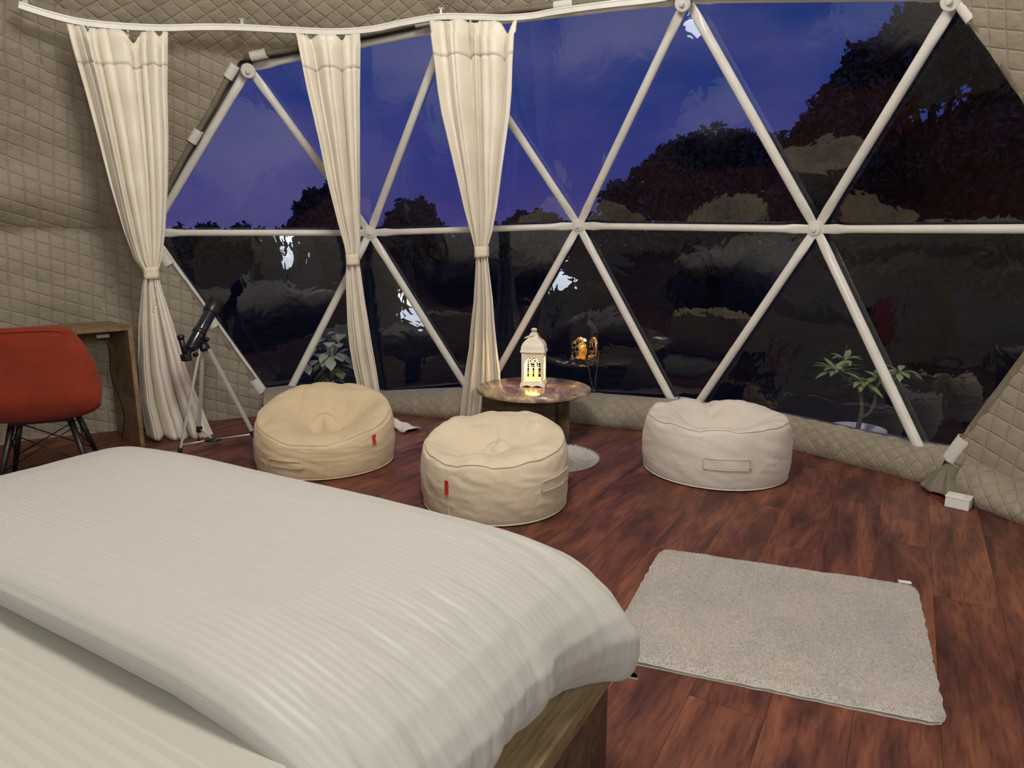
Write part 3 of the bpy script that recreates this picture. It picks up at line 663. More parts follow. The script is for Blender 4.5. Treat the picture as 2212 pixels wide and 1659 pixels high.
g.grid(Q); obj('loose_edge', g, M['lining'], sh)

# duvet
DT1 = .81; ns, nt = 330, 260
S_prof = [(0.085, .303), (.060, .325), (.030, .365), (.012, .41), (.016, .455), (.045, .495), (.10, .540), (.18, .575), (.30, .605), (.45, .622)]
Lp = 2.12
T_prof = [(-.02, .303), (-.06, .335), (-.095, .385), (-.105, .44), (-.095, .50), (-.06, .555), (0.0, .592), (.07, .612), (.16, .622)]
def prof(P_, n):
    P_ = np.array(P_); d = np.concatenate([[0], np.cumsum(np.hypot(*np.diff(P_, axis=0).T))]); t = np.linspace(0, d[-1], n)
    return np.stack([np.interp(t, d, P_[:, 0]), np.interp(t, d, P_[:, 1])], 1), t
pr_r, dr = prof(S_prof, 90); pl = [(Lp - (x - .06) * .95, z) for x, z in S_prof][::-1]; pr_l, dl = prof(pl, 80)
mid = np.stack([np.linspace(pr_r[-1, 0], pr_l[0, 0], ns - 168), np.full(ns - 168, .622)], 1)[1:-1]
SS = np.concatenate([pr_r, mid, pr_l]); ns = len(SS)
pt_, dt_ = prof(T_prof, 60); mid2 = np.stack([np.linspace(pt_[-1, 0], DT1 - .05, 130), np.full(130, .622)], 1)[1:]
endp, _ = prof([(DT1 - .05, .622), (DT1 - .024, .618), (DT1 - .005, .604), (DT1 + .003, .588), (DT1, .571), (DT1 - .02, .562), (DT1 - .06, .560)], 28)
TT = np.concatenate([pt_, mid2, endp[1:]]); nt = len(TT)
arcS = np.concatenate([[0], np.cumsum(np.hypot(*np.diff(SS, axis=0).T))]); arcT = np.concatenate([[0], np.cumsum(np.hypot(*np.diff(TT, axis=0).T))])
P = np.zeros((ns, nt, 3)); uv = []
for i in range(ns):
    s0, zs = SS[i]; drop_s = (.622 - zs) / .319
    for j in range(nt):
        t0, zt = TT[j]; dt2 = (.622 - zt) / .319; head = j > nt - 28
        if head:
            z = zs - (.622 - zt) * (1 - drop_s * .9); dd = drop_s
        else:
            dd = (drop_s ** 2.6 + dt2 ** 2.6) ** (1 / 2.6); dd = min(dd, 1.0); z = .622 - .319 * dd
        s, t = s0, t0
        right = i < 90
        # corner: cloth flares past the corner of the platform
        cf = math.exp(-((t + .02) / .13) ** 2) * (1 - min(i / 90, 1)) if right else 0
        s -= cf * (.085 * min(1, drop_s * 1.6) + .055 * max(0, drop_s - .55) * 2)
        if right: s += .055 * max(0, t - .12) * drop_s
        if right and t < .1: t += .075 * math.exp(-((s + .08) / .14) ** 2) * min(1, (.1 - t) / .2)
        # round the corner plan
        # vertical folds on the hanging side
        if right:
            fold = math.sin(t * 41 + 3.4 * math.sin(t * 7) + s * 3) * .3 + .25 * math.sin(t * 90 + 5 * math.sin(t * 11)) + 1.3 * mnoise.noise(Vector((t * 15, drop_s * 1.1, 3))) + .7 * mnoise.noise(Vector((t * 34, drop_s * 1.6, 6)))
            s -= .011 * fold * min(1, drop_s * 1.5) ** 1.3
            crease = max(0, 1 - 3.2 * abs(mnoise.noise(Vector((t * 9 + s0 * 1.6, s0 * 1.2, 21))))) ** 2; crease2 = max(0, 1 - 3.0 * abs(mnoise.noise(Vector((t * 17 - s0 * 2.4, s0 * 1.6, 33))))) ** 2
            band = math.exp(-((s0 - .10) / .17) ** 2); z -= (.009 * crease + .006 * crease2) * band * (1 - .5 * drop_s); s += (.010 * crease + .006 * crease2) * min(1, drop_s * 2)
            z += .0035 * fold * (1 - drop_s) * math.exp(-((s0 - .15) / .16) ** 2)
        if dt2 > 0 and not head:
            fold = math.sin(s * 48 + 2 * math.sin(s * 7)) * .5 + mnoise.noise(Vector((s * 14, dt2, 8)))
            t -= .010 * fold * dt2
        # puffed body with long soft ripples across the bed
        b = (1 - drop_s) * (1 - dt2)
        z += b * (.014 * mnoise.noise(Vector((s * 1.3, t * 2.2, 1))) + .0022 * mnoise.noise(Vector((s * 1.6, t * 13, 4))) + .0006 * mnoise.noise(Vector((s * 5, t * 34, 9))))
        z -= .02 * b * math.exp(-((s - 1.95) / .3) ** 2)
        z += .010 * math.exp(-((t - (DT1 - .16)) / .12) ** 2) * (1 - drop_s)
        z = max(z, .303)
        if i > 200: z = max(z - .03 * max(0, s - 1.75) ** 1.5 * b, .303)
        P[i, j] = bed(s, t, z); uv.append((arcS[i], arcT[j]))
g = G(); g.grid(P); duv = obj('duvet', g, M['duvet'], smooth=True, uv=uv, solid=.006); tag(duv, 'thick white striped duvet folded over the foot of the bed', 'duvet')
# ------------------------------------------------------------------ beanbags
def beanbag(c, R, H, tilt_dir, tilt, m, label, tag_ang, patch_ang, dents, seed, sq=1.0, tagz=.72):
    root = empty('beanbag', (c[0], c[1], 0), label, 'beanbag', 'round canvas beanbags'); nth = 160
    prof = [(0.0, 0.002), (.5, .002), (.90, .002), (.965, .012), (.985, .05), (1.0, .15), (1.012, .30), (1.015, .45), (1.01, .60), (.998, .75), (.98, .88), (.955, .965), (.935, 1.0), (.90, 1.02), (.82, 1.035), (.70, 1.03), (.58, 1.0), (.45, .955), (.32, .905), (.18, .87), (.06, .855), (0, .852)]
    pa = np.array(prof); d = np.concatenate([[0], np.cumsum(np.hypot(np.diff(pa[:, 0]), np.diff(pa[:, 1]) * .9))]); k = np.linspace(0, d[-1], 90); pr_ = np.interp(k, d, pa[:, 0]); pz = np.interp(k, d, pa[:, 1])
    P = np.zeros((nth, len(k), 3)); rim = int(np.argmax(k >= d[12]))
    def surf(th, r, z, isin=True):
        x, y = math.cos(th), math.sin(th); h = H * (1 + tilt * (x * math.cos(tilt_dir) + y * math.sin(tilt_dir)) * min(1, z * 1.0) * (r if z > .88 else 1))
        rr = R * r * (1 + .022 * math.sin(2 * th + seed) + .014 * mnoise.noise(Vector((x * 2.2, y * 2.2, z * 1.5 + seed))) * min(1, z * 4))
        zz = h * z
        side = min(1, z * 5) * (1 if r > .93 and z < .97 else 0)
        rr += side * (.005 * mnoise.noise(Vector((x * 2.2, y * 2.2, z * 6 + x * 3 + seed))) + .0045 * max(0, mnoise.noise(Vector((x * 3.4, y * 3.4, z * 17 + x * 5 + seed))) - .05) + .002 * mnoise.noise(Vector((x * 9, y * 9, z * 12 + seed))))
        if r < .97 and z > .5:
            px_, py_ = r * x, r * y
            zz += .026 * mnoise.noise(Vector((px_ * 2.2, py_ * 2.2, seed + 4))); ed = min(1, (1.0 - r) * 5 + .1)
            zz -= .012 * ed * (1 - abs(mnoise.noise(Vector((px_ * 2.1 + 3, py_ * 2.1, seed + 7)))) * 2.4) ** 5 if abs(mnoise.noise(Vector((px_ * 2.1 + 3, py_ * 2.1, seed + 7)))) < .41 else 0
            zz += .010 * (abs(mnoise.noise(Vector((math.cos(th) * 3.3, math.sin(th) * 3.3, seed + 9 + r * .8)))) - .2) * (r ** 1.5)
            for (dx, dy, w, a) in dents: zz -= a * math.exp(-((px_ - dx) ** 2 + (py_ - dy) ** 2) / (w * w))
        return np.array([c[0] + rr * x, c[1] + rr * y, zz])
    for i in range(nth):
        th = 2 * math.pi * i / nth
        for j in range(len(k)): P[i, j] = surf(th, pr_[j], pz[j])
    g = G(); g.grid(P, closed_u=True); obj('cover', g, m, root)
    g = G(); pts = [P[i, rim] + unit(P[i, rim] - np.array([c[0], c[1], P[i, rim][2] * .7])) * .002 for i in range(nth)]; pts.append(pts[0]); g.tube(pts, .0042, 6, cap=False); obj('piping', g, m, root)
    g = G(); pts = [surf(2 * math.pi * i / 100, .983, .028) for i in range(101)]; g.tube(pts, .0035, 6, cap=False); obj('piping', g, m, root)
    if tag_ang is not None:
        g = G(); rows = []
        for q in np.linspace(0, 1, 6):
            a_, b_ = surf(tag_ang - .028, 1.0, tagz + .04 - .26 * q), surf(tag_ang + .028, 1.0, tagz + .04 - .26 * q); o_ = unit(np.array([math.cos(tag_ang), math.sin(tag_ang), 0])); rows.append([a_ + o_ * .009, b_ + o_ * .011])
        g.grid(np.array(rows)); o = obj('tag', g, M['red_tag'], root, solid=.003, smooth=False); o['label'] = 'small red label tab'
    if tag_ang is not None:
        g = G(); g.tube([surf(tag_ang + .01, 1.0, z) + unit(np.array([math.cos(tag_ang), math.sin(tag_ang), 0])) * .001 for z in np.linspace(.03, .9, 20)], .0028, 5); obj('seam', g, m, root)
    if patch_ang is not None:
        a0, a1, z0, z1 = patch_ang; g = G(); n = 18; o_ = lambda a: np.array([math.cos(a), math.sin(a), 0])
        rows = np.array([[surf(a, 1.005, z) + o_(a) * .007 for z in np.linspace(z0, z1, 7)] for a in np.linspace(a0, a1, n)]); g.grid(rows); h = obj('handle_patch', g, m, root, solid=.004)
        loop = [surf(a, 1.005, z0) + o_(a) * .010 for a in np.linspace(a0, a1, n)] + [surf(a1, 1.005, z) + o_(a1) * .010 for z in np.linspace(z0, z1, 5)] + [surf(a, 1.005, z1) + o_(a) * .010 for a in np.linspace(a1, a0, n)] + [surf(a0, 1.005, z) + o_(a0) * .010 for z in np.linspace(z1, z0, 5)]
        g = G(); g.tube(loop, .0028, 5); obj('stitching', g, m, h)
    return root
def ang_to(c, x, y, z=.2):  # azimuth on a bag (seen from its centre) of the near side under photo column x
    p = fl(x, y, z); return math.atan2(p[1] - c[1], p[0] - c[0])
B1 = (-1.15, 4.02); B2 = (-.09, 3.37); B3 = (1.205, 3.86)
def side_ang(c, R, x):
    best = min(np.linspace(-math.pi, 0, 721), key=lambda a: abs(project(np.array([c[0] + R * math.cos(a), c[1] + R * math.sin(a), .2]))[0] - x)); return best
beanbag(B1, .405, .315, math.radians(95), .36, M['beanbag_warm'], 'tan beanbag with a deep seat hollow, nearest the telescope', side_ang(B1, .405, 806), (side_ang(B1, .405, 582), side_ang(B1, .405, 650), .28, .45), [(.12, .0, .40, .085), (-.1, .1, .55, .02), (.55, .35, .2, .03), (.1, .85, .2, .015)], 1.0, tagz=.86)
beanbag(B2, .385, .335, math.radians(75), .17, M['beanbag_mid'], 'cream beanbag in front of the round table, red tab at left', side_ang(B2, .385, 967), (side_ang(B2, .385, 1166), side_ang(B2, .385, 1222), .50, .67), [(-.38, .05, .42, .085), (.55, .05, .25, .04), (-.25, .75, .25, .03), (.0, -.6, .3, -.015)], 4.0, tagz=.68)
beanbag(B3, .410, .335, math.radians(90), .02, M['beanbag_pale'], 'pale cream beanbag standing alone right of the table', None, (side_ang(B3, .41, 1520), side_ang(B3, .41, 1622), .38, .56), [(-.05, .05, .55, .10), (.09, .86, .07, .07), (.12, .62, .12, .04), (-.3, -.2, .3, .02)], 9.0)

# ------------------------------------------------------------------ round table, lantern, fur mat
TC = np.array([.15, 4.56]); TH = .35
tb = empty('round_table', (TC[0], TC[1], 0), 'low round table with glossy veined top on crossed panels', 'table')
g = G(); g.lathe([(0, TH - .024), (.385, TH - .024), (.3935, TH - .020), (.395, TH - .012), (.3935, TH - .003), (.389, TH), (0, TH)], (TC[0], TC[1], 0), 96); obj('tabletop', g, M['table'], tb, sharp=40)
ta = math.radians(26); e1 = np.array([math.cos(ta - .42), math.sin(ta - .42) * -1.0, 0]); 
pa_ = fl(1232, 966); pb_ = fl(1207, 951); d1 = unit(np.array([pa_[0] - pb_[0], pa_[1] - pb_[1], 0])); d1 = unit(np.array([.62, -.78, 0])); d2 = np.array([-d1[1], d1[0], 0])
# right-hand panel (seen nearly edge on) and cross panel
pc = np.array([.372, 4.330, 0]) - d1 * .15
pc = pc + np.array([0, 0, (TH - .024) / 2]); sz = TH - .024
g = G(); g.box(pc, (.30, .022, sz), (d1, d2, z3)); obj('leg_panel', g, M['table_side'], tb, smooth=False)
l1 = cyl(1072, 900, 1)  # left end of the cross panel
pl_ = np.array([-.115, 4.56, 0]); pr2 = np.array([.292, 4.40, 0]); dd_ = unit(pr2 - pl_); nn_ = np.array([-dd_[1], dd_[0], 0]); cc = (pl_ + pr2) / 2 + np.array([0, 0, sz / 2])
g = G(); g.box(cc, (np.linalg.norm(pr2 - pl_), .022, sz), (dd_, nn_, z3)); obj('leg_panel', g, M['table_side'], tb, smooth=False)
pe = pl_ + d1 * 0 ; g = G(); g.box(np.array([-.125, 4.62, sz / 2]), (.26, .022, sz), (d1, d2, z3)); obj('leg_panel', g, M['table_side'], tb, smooth=False)

# lantern
LK = 1.17; LC = np.append(fl(1150, 836, TH)[:2] + np.array([.012, .075]), TH + .0005); la = math.radians(-9); lx = np.array([math.cos(la), math.sin(la), 0]); ly = np.array([-lx[1], lx[0], 0])
lan = empty('lantern', tuple(LC), 'white arched lantern glowing with candles on the round table', 'lantern')
def LP(a, b, z): return LC + (lx * a + ly * b + z3 * z) * LK
hw = .066
g = G()   # scalloped foot frame
for sx, ax_, ay_ in ((-1, lx, ly), (1, lx, ly), (-1, ly, lx), (1, ly, lx)):
    pts_top = []; outer = hw + .008; n = 24; P_ = np.zeros((n + 1, 2, 3))
    for k in range(n + 1):
        q = -1 + 2 * k / n; arch = .010 * max(0, 1 - abs(abs(q) - .42) / .36) ** .6; P_[k, 0] = LC + LK * (ax_ * (q * outer) + ay_ * (sx * outer) + z3 * (0 if abs(q) > .82 or abs(q) < .05 else arch)); P_[k, 1] = LC + LK * (ax_ * (q * (outer - .006)) + ay_ * (sx * (outer - .006)) + z3 * .024)
    g.grid(P_)
obj('foot', g, M['lantern'], lan, solid=.003, smooth=False)
g = G(); g.box(LP(0, 0, .024), (hw * 2 * LK, hw * 2 * LK, .006 * LK), (lx, ly, z3)); obj('base_plate', g, M['lantern'], lan, smooth=False)
z0, z1 = .027, .205
for sx in (-1, 1):
    for sy in (-1, 1):
        g = G(); g.box(LP(sx * (hw - .006), sy * (hw - .006), (z0 + z1) / 2), (.012 * LK, .012 * LK, (z1 - z0) * LK), (lx, ly, z3)); obj('post', g, M['lantern'], lan, smooth=False)
def arch_panel(ax_, ay_, sgn):
    # panel with an arched opening, glazing bars and a fan light
    W = hw - .011; ow = .048; zb, zs = z0 + .008, .128; ztop = z1 - .008; n = 16; g = G()
    inner = [(-ow, zb)] + [(-ow, zb + (zs - zb) * k / 6) for k in range(1, 7)] + [(-ow * math.cos(math.pi * k / n), zs + ow * math.sin(math.pi * k / n) * 1.0) for k in range(1, n)] + [(ow, zs - (zs - zb) * k / 6) for k in range(0, 7)]
    outer = []
    for a, z in inner:
        if z <= zs: outer.append((math.copysign(W, a), z if z > zb else z0))
        else:
            q = (a / ow); outer.append((q * W * 1.0, ztop + .008) if abs(q) < .75 else (math.copysign(W, a), ztop + .008 if abs(q) < .9 else zs + (z - zs) * 1.9))
    pt = lambda a, z: LC + LK * (ax_ * a + ay_ * (sgn * (hw - .004)) + z3 * z)
    P_ = np.array([[pt(*i_), pt(*o_)] for i_, o_ in zip(inner, outer)]); g.grid(P_); g.grid(np.array([[pt(-ow, z0), pt(-ow, zb)], [pt(ow, z0), pt(ow, zb)]]))
    root = obj('window_panel', g, M['lantern'], lan, solid=.003, smooth=False)
    g = G(); rr = .0014
    g.tube([pt(0, zb), pt(0, zs)], rr, 5)
    for z in (.060, .094, .128): g.tube([pt(-ow, z), pt(ow, z)], rr, 5)
    for k in range(1, 7): a = math.pi * k / 7; g.tube([pt(.012 * math.cos(a), zs + .012 * math.sin(a)), pt(ow * math.cos(a), zs + ow * math.sin(a))], rr, 5)
    g.tube([pt(.014 * math.cos(math.pi * k / 8), zs + .014 * math.sin(math.pi * k / 8)) for k in range(9)], rr, 5)
    g.tube([pt(-ow + .013, zb), pt(-ow + .013, zs + .02)], rr, 5); g.tube([pt(ow - .013, zb), pt(ow - .013, zs + .02)], rr, 5)
    obj('glazing_bars', g, M['lantern'], root)
for ax_, ay_, sg in ((lx, ly, -1), (lx, ly, 1), (ly, lx, -1), (ly, lx, 1)): arch_panel(ax_, ay_, sg)
def sq(r, z, rd=.15):
    out = []
    for k in range(32):
        t = 2 * math.pi * k / 32 + math.pi / 4 * 0; c_, s_ = math.cos(t), math.sin(t); m_ = max(abs(c_), abs(s_)); f_ = (1 / m_) ** (1 - rd); out.append(LP(r * c_ * f_, r * s_ * f_, z))
    return out
g = G(); g.loft([sq(.060, .204), sq(.074, .204), sq(.078, .2065), sq(.076, .213), sq(.073, .218), sq(.072, .234), sq(.066, .252), sq(.055, .266), sq(.039, .279), sq(.029, .292), sq(.024, .306), sq(.024, .311), sq(.012, .311)], cap=True)
obj('roof', g, M['lantern'], lan, sharp=28)
g = G(); g.lathe([(0, .311), (.016, .311), (.016, .316), (.013, .318)], LC, 20, np.eye(3) * LK); g.lathe([(.014, .331), (.018, .332), (.018, .336), (.015, .340), (.005, .343), (0, .343)], LC, 20, np.eye(3) * LK)
for k in range(10): a = 2 * math.pi * k / 10; g.tube([LP(.0135 * math.cos(a), .0135 * math.sin(a), .316), LP(.0135 * math.cos(a), .0135 * math.sin(a), .333)], .0022, 5)
obj('chimney', g, M['lantern'], lan, sharp=40)
g = G(); hp = [LP(-.006 + .0 * 0, 0, .305)]
pts = [LP(.004 - .060 * math.sin(math.pi * k / 14) , -.036 * math.cos(math.pi * k / 14), .306 - .024 * math.sin(math.pi * k / 14)) for k in range(15)]; g.tube(pts, .0042, 8); obj('handle', g, M['lantern'], lan)
for (a, b, h) in ((-.020, .006, .085), (.016, -.012, .072), (.010, .026, .098)):
    g = G(); g.lathe([(.017, .0275), (.018, .032), (.016, .036), (.0115, .04), (.0115, h + .024), (.009, h + .027), (0, h + .025)], LP(a, b, 0), 16); cn = obj('candle', g, M['candle'], lan)
    g = G(); g.lathe([(0, h + .025), (.004, h + .03), (.0055, h + .036), (.003, h + .046), (0, h + .052)], LP(a, b, 0), 10); obj('flame', g, M['flame'], cn)
lamp_light('candle_light', LP(0, 0, .15), 3.6, (1.0, .66, .26), .018)

# round fur mat under the table
fc = np.array([.27, 4.04]); g = G(); rr = .262
n = 26000; th = rng.uniform(0, 2 * math.pi, n); r = rr * np.sqrt(rng.uniform(0, 1, n)); bx = fc[0] + r * np.cos(th); by = fc[1] + r * np.sin(th)
ln = rng.uniform(.018, .034, n); dth = th + rng.normal(0, .7, n); hz = rng.uniform(.35, 1, n); w = .0011
base = np.stack([bx, by, np.full(n, .004)], 1); tip = base + np.stack([np.cos(dth) * ln * (1 - hz * .5), np.sin(dth) * ln * (1 - hz * .5), ln * hz * .8], 1)
sd = np.stack([-np.sin(dth), np.cos(dth), np.zeros(n)], 1) * w
mt = empty('fur_mat', (fc[0], fc[1], 0), 'white fluffy round mat on the floor under the table', 'mat')
g.quads(np.stack([base - sd, base + sd, tip + sd * .3, tip - sd * .3], 1)); o = obj('pile', g, M['fur'], mt, smooth=False); o['kind'] = 'stuff'
g = G(); g.lathe([(0, .008), (rr * .98, .008), (rr, .004), (rr * .99, .0005), (0, .0005)], (fc[0], fc[1], 0), 60); obj('backing', g, M['fur'], mt)

# ------------------------------------------------------------------ rug
rc = [fl(1425, 1190), fl(1982, 1272), fl(2048, 1576), fl(1296, 1421)]
rug = empty('rug', tuple((rc[0] + rc[2]) / 2), 'beige plush rectangular rug lying beside the bed', 'rug')
nr = 90; P = np.zeros((nr, nr, 3)); P2 = np.zeros((nr, nr, 3))
def rugp(u, v):
    p = rc[0] * (1 - u) * (1 - v) + rc[1] * u * (1 - v) + rc[2] * u * v + rc[3] * (1 - u) * v
    e = min(u, v, 1 - u, 1 - v); cr = min(max(0, .03 - (u ** 2 + v ** 2) ** .5), .03) if u < .05 and v < .05 else 0
    return p
for i in range(nr):
    for j in range(nr):
        u, v = i / (nr - 1), j / (nr - 1); p = rugp(u, v); e = min(u, v, 1 - u, 1 - v); edge = min(1, e / .035) ** .5
        cdir = (rc[0] + rc[2]) / 2 - p; ce = math.exp(-((min(u, 1 - u) ** 2 + min(v, 1 - v) ** 2) / .0009)); p = p + cdir * .03 * ce
        if e < .03: p = p + unit(cdir) * .006 * mnoise.noise(Vector((u * 22, v * 22, 0)))
        wave = .012 * math.exp(-((1 - v) / .05) ** 2) * (.5 + .7 * mnoise.noise(Vector((u * 4, 0, 3)))) if u > .05 else 0
        z = .004 + .018 * edge + .003 * fbm((p[0] * 7, p[1] * 7, 0)) * edge + .0015 * mnoise.noise(Vector((p[0] * 60, p[1] * 60, 0))) * edge + max(0, wave)
        P[i, j] = (p[0], p[1], z); P2[i, j] = (p[0], p[1], .0015)
g = G(); g.grid(P); obj('pile', g, M['rug'], rug)
g = G(); g.grid(P2); obj('backing', g, M['rug_back'], rug, solid=.002)
n = 90000; uu = rng.uniform(0.004, .996, n); vv = rng.uniform(0.004, .996, n)
ix = uu * (nr - 1); jx = vv * (nr - 1); i0 = np.minimum(ix.astype(int), nr - 2); j0 = np.minimum(jx.astype(int), nr - 2); fi = (ix - i0)[:, None]; fj = (jx - j0)[:, None]
base = P[i0, j0] * (1 - fi) * (1 - fj) + P[i0 + 1, j0] * fi * (1 - fj) + P[i0, j0 + 1] * (1 - fi) * fj + P[i0 + 1, j0 + 1] * fi * fj
flow = np.array([mnoise.noise(Vector((b[0] * 4, b[1] * 4, 0))) for b in base[::10]]); flow = np.repeat(flow, 10)[:n]
a = rng.normal(0, .6, n) + flow * 4; ln = rng.uniform(.004, .007, n); tip = base + np.stack([np.cos(a) * ln * .6, np.sin(a) * ln * .6, ln * .5], 1); sd = np.stack([-np.sin(a), np.cos(a), np.zeros(n)], 1) * .0009
g = G(); g.quads(np.stack([base - sd, base + sd, tip + sd * .4, tip - sd * .4], 1)); o = obj('tufts', g, M['rug'], rug, smooth=False); o['kind'] = 'stuff'
lp = rc[0] * .045 + rc[1] * .955; d = unit(rc[1] - rc[0]); nn2 = np.array([-d[1], d[0], 0]); g = G(); g.box(lp + nn2 * .006 + z3 * .018, (.045, .02, .003), (d, nn2, z3)); o = obj('tag', g, M['white_plastic'], rug, smooth=False); o['label'] = 'small white label at the rug edge'

# ------------------------------------------------------------------ desk
DFR = np.array([-2.446, 4.335]); fd = unit(np.array([-2.449, 4.313, 0]) - np.array([-2.915, 3.823, 0])); fd = unit(np.array([fd[0], fd[1] , 0])); dp = np.array([-fd[1], fd[0], 0]); DH = .80
# depth direction measured from the top's end edge
desk = empty('desk', (DFR[0], DFR[1], 0), 'wooden writing desk against the quilted wall at left', 'desk')
F0 = np.array([DFR[0], DFR[1], 0]); DW, DD = 1.25, .46
g = G(); g.box(F0 - fd * (DW / 2) + dp * (DD / 2) + z3 * (DH - .012), (DW, DD, .024), (fd, dp, z3)); obj('desktop', g, M['deskwood'], desk, smooth=False)
for k in (0, 1):
    g = G(); g.box(F0 - fd * (.014 + k * (DW - .028)) + dp * (DD / 2) + z3 * ((DH - .024) / 2), (.026, DD, DH - .024), (fd, dp, z3)); sp_ = obj('side_panel', g, M['deskwood'], desk, smooth=False)
g = G(); g.box(F0 - fd * (DW / 2) + dp * (DD - .03) + z3 * (DH - .075), (DW - .06, .018, .10), (fd, dp, z3)); obj('back_rail', g, M['deskwood'], desk, smooth=False)
ad = fl(252, 733, .70); adp = F0 - fd * .12 + dp * .2 + z3 * (DH - .07)
g = G(); g.box(adp, (.075, .03, .026), (fd, dp, z3), bevel=.006); ada = tag(obj('power_adapter', g, M['white_plastic'], smooth=False), 'small white plug adapter hanging under the desktop', 'adapter')
g = G(); g.tube(smooth_path([adp + z3 * -.012, adp + fd * .03 - z3 * .1, adp + fd * .02 - z3 * .25, adp + fd * .05 - z3 * .4, adp + fd * .07 - z3 * .52, adp + fd * .08 + dp * .04 - z3 * .6, adp + fd * .07 + dp * .1 - z3 * .725], 40), .0028, 6); obj('cable', g, M['blackwire'], ada)

# ------------------------------------------------------------------ chair
CC = np.array([-2.56, 3.60]); face = unit(np.array([-.42, .9, 0])); cr_ = np.array([face[1], -face[0], 0])   # cr_ = chair's right, towards screen right
ch = empty('desk_chair', (CC[0], CC[1], 0), 'rust orange upholstered shell chair on black legs, back turned to the room', 'chair')
def CP(a, b, z): return np.array([CC[0], CC[1], 0]) + cr_ * a + face * b + z3 * z
# shell: rows from front lip of seat, back under, up the back
rows = [(.24, .425, .20), (.20, .445, .225), (.10, .435, .245), (0, .42, .255), (-.10, .412, .262), (-.17, .425, .268), (-.215, .46, .272), (-.235, .52, .276), (-.245, .59, .276), (-.255, .66, .268), (-.265, .73, .262), (-.275, .79, .245), (-.283, .835, .225), (-.287, .860, .213), (-.289, .872, .206), (-.289, .880, .200)]
rows = [(a, b + .025 * (b > .45), c) for a, b, c in rows]
nn = 41; P = np.zeros((len(rows), nn, 3))
for i, (b, z, w) in enumerate(rows):
    for j in range(nn):
        q = -1 + 2 * j / (nn - 1); wrap = abs(q) ** 2.6; back = min(1, max(0, (z - .42) / .2)) if b < -.1 else 0
        x = w * math.sin(q * math.pi / 2 * .95) / math.sin(math.pi / 2 * .95); bb = b + wrap * (.085 * back); zz = z + wrap * (.07 * (1 - back)) - (0 if i < len(rows) - 3 else 0)
        if b < -.1: zz = .41 + (zz - .41) * (1 - .20 * abs(q) ** 4)
        P[i, j] = CP(x, bb, zz)
Pn = smooth_rows = np.array([smooth_path(P[:, j], 60) for j in range(nn)]).transpose(1, 0, 2)
g = G(); g.grid(Pn); shl = obj('seat_shell', g, M['rust'], ch, solid=.05)
md = shl.modifiers[0]; md.use_rim = True
g = G(); k = 52; g.tube([Pn[k, j] - face * .027 + z3 * .0 for j in range(1, nn - 1)], .004, 6); obj('piping', g, M['rust'], ch)
g = G(); g.box(CP(0, -.02, .385), (.28, .24, .012), (cr_, face, z3)); obj('mounting_plate', g, M['blackwire'], ch, smooth=False)
feet = {}
for sx in (-1, 1):
    for sy in (-1, 1):
        t_, b_ = CP(sx * .13, sy * .10 - .02, .385), CP(sx * .225, sy * .20 - .02, 0); feet[sx, sy] = (t_, b_)
        g = G(); g.tube([t_, b_], [.017, .011], 12); obj('leg', g, M['black'], ch)
def lerp(a, b, t): return a * (1 - t) + b * t
g = G()
for a_, b_ in (((-1, -1), (1, -1)), ((1, -1), (1, 1)), ((1, 1), (-1, 1)), ((-1, 1), (-1, -1))):
    g.tube([lerp(*feet[a_], .12), lerp(*feet[b_], .62)], .0035, 6); g.tube([lerp(*feet[b_], .12), lerp(*feet[a_], .62)], .0035, 6)
obj('wire_brace', g, M['blackwire'], ch)

# ------------------------------------------------------------------ telescope on tripod
ts = empty('telescope', tuple(fl(430, 970)), 'black telescope on aluminium tripod beside the cream curtain', 'telescope')
f1, f2, f3 = fl(388, 977), fl(566, 972), fl(429, 953); hubp = fl(433, 960); D_ = 4.48; head = dist_at(436, 752, 4.86)
cx_, cy_ = (f1[:2] + f2[:2] + f3[:2]) / 3
head = dist_at(440, 748, np.hypot(*((f1[:2] + f2[:2] + f3[:2]) / 3)) + .02)
tops = {}
for nm, f_, px in (('a', f1, (432, 752)), ('b', f2, (451, 754)), ('c', f3, (438, 756))):
    tp = dist_at(px[0], px[1], np.hypot(*head[:2]) + (.02 if nm == 'c' else -.012)); d = unit(f_ - tp); tops[nm] = tp; lg = np.linalg.norm(f_ - tp)
    k = .80 if nm == 'a' else .84; kk = {'a': .985, 'b': .84, 'c': .86}[nm]
    s_ = unit(np.cross(d, z3)); e_ = np.cross(s_, d); g = G()
    for off in (-.010, .010) if nm != 'c' else (0,):
        g.box((tp + tp + d * lg * kk) / 2 + s_ * off * .8, (.009 if nm != 'c' else .02, .012, lg * kk), (s_, e_, d))
    leg = obj('leg', g, M['alu'] if nm != 'c' else M['alu'], ts, smooth=False)
    g = G(); g.tube([tp + d * lg * kk * .98, tp + d * (lg - .012)], .006, 8); obj('lower_leg', g, M['alu'], leg)
    g = G(); g.box(tp + d * lg * kk, (.034, .024, .045), (s_, e_, d), bevel=.005); obj('clamp', g, M['black_plastic'], leg)
    g = G(); g.tube([tp + d * (lg - .028), tp + d * lg], .009, 10); obj('foot_cap', g, M['black_plastic'], leg)
sc = lerp(lerp(f1, f2, .52), f3, .35); sc = np.array([sc[0], sc[1], .055])
for nm, f_ in (('a', f1), ('b', f2), ('c', f3)):
    tp = tops[nm]; kk = {'a': .93, 'b': .84, 'c': .86}[nm]; e_ = tp + (f_ - tp) * kk; g = G(); g.tube([e_, sc], .0055, 6); obj('spreader_arm', g, M['alu'], ts)
g = G(); g.lathe([(0, -.006), (.05, -.006), (.055, 0), (.05, .008), (0, .008)], sc, 18); obj('tray', g, M['black_plastic'], ts)
